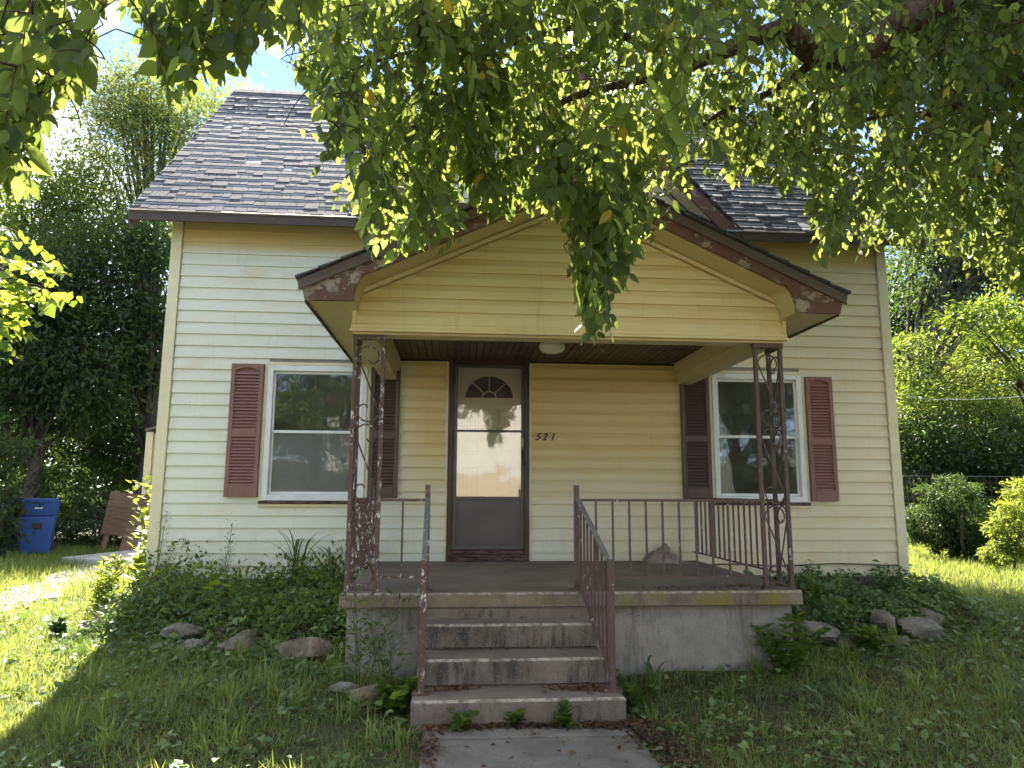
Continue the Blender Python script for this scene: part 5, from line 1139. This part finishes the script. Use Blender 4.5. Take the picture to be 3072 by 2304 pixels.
def arching_grass(label, base, n, h, seed):
    r_ = np.random.default_rng(seed); z_ = float(gz(*base)); T = thing('tall_grass', (base[0], base[1], z_), label, 'grass clump'); V, F = [], []
    for k in range(n):
        a = r_.uniform(0, 2*np.pi); H = h*r_.uniform(0.6, 1.0); rc = H*r_.uniform(0.2, 0.75); p0 = np.array([base[0]+r_.normal(0, .04), base[1]+r_.normal(0, .03), z_])
        sd_ = np.array([-math.sin(a), math.cos(a), 0]); m = 9; o = len(V)
        for i_ in range(m):
            t = i_/(m-1); cpt = p0+np.array([math.cos(a), math.sin(a)*0.6, 0])*rc*t**2.2+np.array([0,0,1])*H*(1.25*t-0.55*t**3.2); w2 = 0.011*(1-t**3)+0.001
            V += [cpt-sd_*w2, cpt+sd_*w2]
        F += [(o+2*i_, o+2*i_+1, o+2*i_+3, o+2*i_+2) for i_ in range(m-1)]
    link('blades', np_mesh('blades', np.array(V), [np.array(F)], MT['vine_leaf']), T); return T
arching_grass('tall arching grass clump against the pale siding below the window', (1.42,-0.30), 16, 0.98, 101)
arching_grass('second arching grass clump nearer the porch post', (1.80,-0.42), 18, 0.80, 102)
stem_plant('spire_weed', 'thin upright weed spire with tiny leaves against the siding', (0.72,-0.22), 0.80, 70, 0.045, 'vine_leaf', 2, 0.06, 0.5, seed=103, bushy=0.05)
stem_plant('spire_weed', 'thin dark weed climbing the siding at the house corner post', (0.02,-0.12), 0.92, 70, 0.045, 'dark_leaf', 3, 0.10, 0.5, seed=104, bushy=0.06)
stem_plant('spire_weed', 'spindly weed standing right beside the flaking porch post', (2.08,-0.55), 0.74, 50, 0.05, 'vine_leaf', 2, 0.10, 0.5, seed=105, bushy=0.05)
stem_plant('milkweed', 'bright sunlit leafy weed with upright stems at the bed corner', (-0.52,-0.05), 0.62, 46, 0.105, 'bright_leaf', 7, 0.20, 0.55, seed=106)
stem_plant('milkweed', 'sunlit yellow-green weed clump leaning over the gravel', (-0.70,0.42), 0.55, 40, 0.095, 'bright_leaf', 6, 0.22, 0.55, seed=107)
stem_plant('milkweed', 'half-shaded leafy weed between the corner post and sunlit weeds', (-0.20,-0.28), 0.60, 40, 0.105, 'mid_leaf', 6, 0.20, 0.6, seed=108)
stem_plant('climbing_vine', 'tall sunlit vine shoot growing up beside the house corner', (-0.36,0.75), 1.42, 95, 0.095, 'bright_leaf', 4, 0.10, 0.85, kind='heart', seed=109, cat='vine', bushy=0.15)
stem_plant('broadleaf_weed', 'sunlit broad-leaved weed behind the milkweed near the slab', (-0.75,1.5), 0.85, 36, 0.15, 'bright_leaf', 4, 0.18, 0.9, kind='heart', seed=110)
stem_plant('broadleaf_weed', 'pale broad-leaved weed low against the boulders near the drive', (-0.45,-0.75), 0.22, 16, 0.10, 'vine_leaf', 4, 0.35, 0.9, kind='heart', seed=111)
stem_plant('broadleaf_weed', 'yellowish round-leaved weed rising above the creeper bed', (0.98,-1.12), 0.42, 12, 0.11, 'bright_leaf', 2, 0.15, 1.0, kind='heart', seed=112)
stem_plant('locust_seedling', 'leafy seedling with paired leaflets in front of the porch foundation', (2.36,-2.55), 0.66, 75, 0.055, 'mid_leaf', 3, 0.26, 0.8, seed=113, bushy=0.13)
stem_plant('locust_seedling', 'small seedling crowding the flaking stair newel', (2.60,-2.72), 0.50, 60, 0.055, 'mid_leaf', 3, 0.25, 0.8, seed=114, bushy=0.12)
stem_plant('creeper_clump', 'bright creeper clump at the foot of the stair newel', (2.60,-2.98), 0.26, 34, 0.075, 'mid_leaf', 5, 0.5, 0.9, kind='heart', seed=115)
stem_plant('creeper_clump', 'green weed sprouting at the bottom step below the flaking newel', (3.00,-3.24), 0.15, 16, 0.05, 'mid_leaf', 4, 0.5, 0.9, kind='heart', seed=116, z=-0.52)
stem_plant('creeper_clump', 'green weed sprouting at the middle of the bottom step', (3.36,-3.24), 0.13, 16, 0.05, 'mid_leaf', 4, 0.6, 0.9, kind='heart', seed=117, z=-0.52)
stem_plant('creeper_clump', 'rounder weed sprouting at the bottom step toward the drifted leaves', (3.68,-3.24), 0.17, 18, 0.055, 'mid_leaf', 4, 0.5, 0.9, kind='heart', seed=118, z=-0.52)
stem_plant('creeper_clump', 'leafy weed growing up the outer corner of the porch foundation', (5.42,-2.42), 0.46, 50, 0.075, 'mid_leaf', 5, 0.35, 0.9, kind='heart', seed=119, bushy=0.08)
stem_plant('creeper_clump', 'light green weed spilling between the boulders', (6.45,-1.72), 0.24, 40, 0.06, 'mid_leaf', 6, 0.6, 0.9, kind='heart', seed=120, bushy=0.08)
stem_plant('creeper_clump', 'weed clump beside the steps under the long railing', (4.12,-2.95), 0.22, 26, 0.06, 'mid_leaf', 5, 0.5, 0.9, kind='heart', seed=121)
arching_grass('coarse iris-like blades beside the foundation and steps', (4.35,-2.62), 9, 0.34, 122)

# ------------------------------------------------------------------ boulders
def boulder(label, pos, size, rotz, seed, sink=0.25):
    r_ = np.random.default_rng(seed); nu, nv = 26, 17; V = []
    k = r_.normal(0, 1, (5, 3)); kp = r_.uniform(0, 6, 5); pn = nrmz(r_.normal(0, 1, (13, 3))); pdist = r_.uniform(0.58, 0.92, 13)
    for j in range(nv+1):
        for i_ in range(nu):
            th = math.pi*j/nv; ph = 2*math.pi*i_/nu; d = np.array([math.sin(th)*math.cos(ph), math.sin(th)*math.sin(ph), math.cos(th)])
            r0 = 1+0.10*sum(math.sin(2.2*float(k[m]@d)+kp[m]) for m in range(5))/2
            for m in range(13):
                dn = float(pn[m]@d)
                if dn > 0: r0 = min(r0, pdist[m]/max(dn, 1e-3))
            V.append(d*r0*np.array(size)/2*(1+r_.normal(0, 0.016)))
    cz, sz = math.cos(rotz), math.sin(rotz); V = np.array(V); V = np.stack([V[:,0]*cz-V[:,1]*sz, V[:,0]*sz+V[:,1]*cz, V[:,2]], -1)
    I = np.arange((nv+1)*nu).reshape(nv+1, nu); F = np.stack([I[:-1], np.roll(I, -1, 1)[:-1], np.roll(I, -1, 1)[1:], I[1:]], -1).reshape(-1, 4)[:, ::-1]
    bm_ = np_mesh('boulder', V, [F], MT['stone'], True); bm_.set_sharp_from_angle(angle=math.radians(24)); sink += 0.17; size = tuple(s_*0.93 for s_ in size)
    o = link('boulder', bm_); o.location = (pos[0], pos[1], pos[2]+size[2]*(0.5-sink))
    return setp(o, label, 'boulder', 'boulders edging the beds')
B = [('grey boulder at the sunlit corner of the drive-side bed, upper one', (-0.22,-0.42), (0.34,0.28,0.24), 0.3, 0.10, 0),
     ('flat sunlit-edged boulder at the drive-side bed corner, lower one', (-0.20,-0.66), (0.42,0.30,0.16), 0.1, 0.2, 0),
     ('tan boulder half hidden in creeper below the shuttered window', (0.78,-1.36), (0.36,0.24,0.18), 0.1, 0.15, 0.04),
     ('low flat boulder just below the tan one in the creeper', (0.92,-1.52), (0.34,0.22,0.13), -0.2, 0.3, 0),
     ('mossy boulder under the yellowish round-leaved weed', (1.28,-1.56), (0.34,0.26,0.20), 0.4, 0.2, 0),
     ('long grey-brown boulder in the drive-side bed nearest the porch', (1.82,-1.78), (0.46,0.26,0.20), -0.1, 0.15, 0),
     ('pale slab of stone leaning by the stair weeds', (2.45,-2.86), (0.30,0.20,0.16), 0.5, 0.25, 0),
     ('small orange-brown stone beside the pale slab', (2.30,-2.74), (0.20,0.16,0.12), 0.2, 0.2, 0),
     ('long tan boulder nearest the porch in the far bed edge', (6.02,-1.62), (0.46,0.30,0.22), -0.15, 0.1, 0.03),
     ('flat stone wedged low between the far-bed boulders', (6.38,-1.58), (0.34,0.26,0.12), 0.1, 0.2, 0),
     ('rough pinkish boulder midway along the far bed edge', (6.78,-1.38), (0.34,0.28,0.22), 0.4, 0.05, 0.06),
     ('flat low stone under the pinkish boulder', (6.72,-1.56), (0.50,0.24,0.12), -0.05, 0.3, 0),
     ('large round mossy boulder in the far bed edge', (7.12,-1.36), (0.44,0.36,0.28), 0.2, 0.15, 0),
     ('upright grey boulder behind the large round one', (7.42,-1.05), (0.32,0.28,0.25), 0.6, 0.15, 0.02),
     ('small grey stone ending the far bed edge', (7.74,-0.92), (0.24,0.20,0.18), 0.1, 0.1, 0.02)]
for k, (lb, p_, sz_, rz_, sk_, dz_) in enumerate(B): boulder(lb, (p_[0], p_[1], min(-0.40, float(gz(*p_)))+dz_+0.03), sz_, rz_, 200+k, sk_)

# ------------------------------------------------------------------ bins, boards, shed, fence, cable
def bin_(label, x_, y_, rz, body, lidm, seed):
    z_ = float(gz(x_, y_)); T = thing('wheeled_bin', (x_, y_, z_), label, 'bin', 'wheeled bins beside the drive'); T.rotation_euler = (0, 0, rz)
    def ad(name, m, mat, parent=T, bevel=0.0, smooth=False):
        o = bpy.data.objects.new(name, m.mesh(name, mat, smooth)); COL.objects.link(o); o.parent = parent
        if bevel: b = o.modifiers.new('bevel', 'BEVEL'); b.width = bevel; b.segments = 2
        return o
    def frus(m, x0, y0, z0, x1, y1, z1, dy=0.0):
        n = len(m.v); m.v += [(-x0,-y0,z0),(x0,-y0,z0),(x0,y0,z0),(-x0,y0,z0),(-x1,-y1+dy,z1),(x1,-y1+dy,z1),(x1,y1+dy,z1),(-x1,y1+dy,z1)]
        m.f += [[n+i for i in q_] for q_ in ((0,3,2,1),(4,5,6,7),(0,1,5,4),(1,2,6,5),(2,3,7,6),(3,0,4,7))]
    m = MB(); frus(m, 0.22, 0.25, 0.05, 0.265, 0.31, 0.72); frus(m, 0.268, 0.315, 0.723, 0.285, 0.35, 0.98, -0.01); ad('body', m, body, bevel=0.02)
    m = MB(); m.box((-0.30,-0.385,0.982), (0.30,0.34,1.005)); m.box((-0.26,-0.33,1.0055), (0.26,0.28,1.04)); ad('lid', m, lidm, bevel=0.012)
    m = MB(); m.tube([(-0.24,0.33,0.95),(-0.24,0.41,0.965),(0.24,0.41,0.965),(0.24,0.33,0.95)], 0.014, 6); ad('handle', m, lidm)
    m = MB(); m.box((-0.07,-0.322,0.50), (0.07,-0.297,0.60)); ad('catch_bar', m, MT['black_plastic'], bevel=0.004)
    m = MB(); m.box((-0.06,-0.3665,0.86), (0.06,-0.3500,0.885)); ad('label_plate', m, MT['white_metal'])
    for s_ in (-1, 1):
        m = MB(); m.tube([(s_*0.235,0.24,0.11),(s_*0.285,0.24,0.11)], 0.105, 16); ad('wheel', m, MT['black_plastic'])
    return T
bin_('blue wheeled bin with closed lid standing at the end of the drive', at(78, 1190, 6.45)[0], 6.45, 0.42, MT['blue_plastic'], MT['blue_plastic'], 1)
bin_('navy blue wheeled bin half hidden by leaves behind the brighter bin', at(36, 1190, 6.95)[0], 6.95, 0.5, MT['navy_plastic'], MT['black_plastic'], 2)
def leaning(label, px0, px1, Y, h, n, tilt):
    a = at(px0, 1130, Y); b = at(px1, 1130, Y); z_ = float(gz(a[0], Y)); wd = abs(b[0]-a[0]); T = thing('wood_panel', (a[0], Y, z_), label, 'wood panel'); T.rotation_euler = (tilt, 0.10, 0)
    def ad(name, m):
        o = bpy.data.objects.new(name, m.mesh(name, MT['grey_plank' if name == 'plank' else 'old_wood'])); COL.objects.link(o); o.parent = T
    for s_ in (0.0, wd-0.09): ad('leg', MB().box((s_,-0.03,0), (s_+0.09,0.03,h)))
    for k in range(n):
        z0 = h-0.02-(k+1)*0.17; ad('plank', MB().box((-0.06,-0.055,z0), (wd+0.05,-0.032,z0+0.166)))
leaning('weathered wooden board panel leaning at the end of the drive', 222, 300, 7.3, 1.22, 5, -0.12)
leaning('smaller slatted wood panel leaning in front of the taller one', 268, 302, 6.6, 0.80, 4, -0.3)
a = at(318, 950, 8.5); z_ = -0.4
SH = thing('shed', (a[0]+1.0, 9.3, z_), 'tan shed wall just visible behind the house corner', 'shed')
MB().box((a[0]+0.05,8.53,z_), (a[0]+3.4,10.5,2.05)).build('wall', MT['shed_tan'], SH); MB().box((a[0]-0.02,8.48,z_), (a[0]+0.12,8.527,2.12)).build('corner_post', MT['trim_cream'], SH)
MB().prism([(a[0]+0.02,2.125),(a[0]+1.7,2.6),(a[0]+3.4,2.125),(a[0]+3.4,2.17),(a[0]+1.7,2.65),(a[0]+0.02,2.17)], 'y', 8.3, 10.7).build('roof', MT['far_roof'], SH)
for k in range(5): MB().box((a[0]+0.14+0.24*k,8.512,z_+0.05), (a[0]+0.36+0.24*k,8.528,2.1)).build('board', MT['shed_tan'], SH)
FE = thing('wire_fence', (13.0, 7.4, -0.4), 'thin woven wire fence in front of the dark hedge', 'fence')
fx0, fx1, fy = at(1945, 1000, 7.4)[0]-0.8, at(2212, 1000, 7.4)[0]+2.0, 7.4
for k in range(4):
    x_ = fx0+(fx1-fx0)*k/3; MB().box((x_-0.018,fy-0.02,-0.5), (x_+0.018,fy+0.02,1.28)).build('post', MT['black_metal'], FE)
for k in range(11): MB().bar((fx0,fy-0.022,-0.25+0.15*k), (fx1,fy-0.022,-0.25+0.15*k+0.01*math.sin(k)), 0.002 if k < 10 else 0.008).build('wire', MT['wire_steel'], FE)
m = MB(); x_ = fx0
while x_ < fx1: m.bar((x_,fy-0.024,-0.3), (x_,fy-0.024,1.24), 0.0018); x_ += 0.15
m.build('mesh', MT['wire_steel'], FE)
p0, p1 = at(1930, 858, 9.0), at(2300, 846, 9.0)
m = MB(); m.tube([p0+(p1-p0)*t+np.array([0,0,-0.12*math.sin(math.pi*t)]) for t in np.linspace(-0.3, 1.2, 9)], 0.008, 6); setp(m.build('overhead_cable', MT['white_paint']), 'pale overhead cable crossing in front of the far trees', 'cable')

# ------------------------------------------------------------------ across the street, as the panes reflect it
NB = thing('neighbour_house', (4.5, -31, 1.8), 'white house across the street facing the porch', 'house')
MB().box((-3.5,-36,1.2), (11.5,-29.5,5.6)).build('wall', MT['white_paint'], NB)
MB().prism([(-4.2,5.602),(4.0,9.2),(12.2,5.602)], 'y', -36.4, -29.1).build('roof', MT['far_roof'], NB)
for x_ in (-2.0, 8.6): MB().box((x_,-29.498,2.9), (x_+1.3,-29.44,4.5)).build('window', MT['storm_grey'], NB)
MB().box((7.0,-29.498,1.9), (7.9,-29.44,3.6)).build('door', MT['far_roof'], NB)
sheet('far_driveway', MT['far_tan'], -1.0, 8.0, -29.0, -17.4, 0.02, 6, 24)
for k, (x_, y_, h_, m_) in enumerate(((-9,-22,11,'mid_leaf'), (-2.5,-20.5,9,'mid_leaf'), (12,-21,10,'dark_leaf'), (18,-25,12,'mid_leaf'), (-16,-26,12,'dark_leaf'), (15.5,-23,9,'dark_leaf'), (23,-22,10,'dark_leaf'))):
    z_ = float(gz(x_, y_)); lb = ['spreading street tree opposite the drive', 'street tree nearest the neighbour drive', 'dark street tree opposite the boulder bed', 'tall tree past the neighbour house', 'dark tall tree down the street', 'bushy street tree between two taller ones', 'dark bushy tree at the street end'][k]
    bg_tree('street_tree', lb, (x_, y_), h_, [((x_,y_,z_+h_*0.62),(3.0,2.6,h_*0.30),3),((x_,y_,z_+1.6),(2.6,1.5,1.7),1.6),((x_+1.2,y_+0.5,z_+h_*0.42),(2.2,2,1.6),1.5),((x_-1.4,y_+0.4,z_+h_*0.48),(2,2,1.6),1.5)], m_, 0.34, 5200, 0.25, group='trees across the street', seed=300+k, clump=0.7)
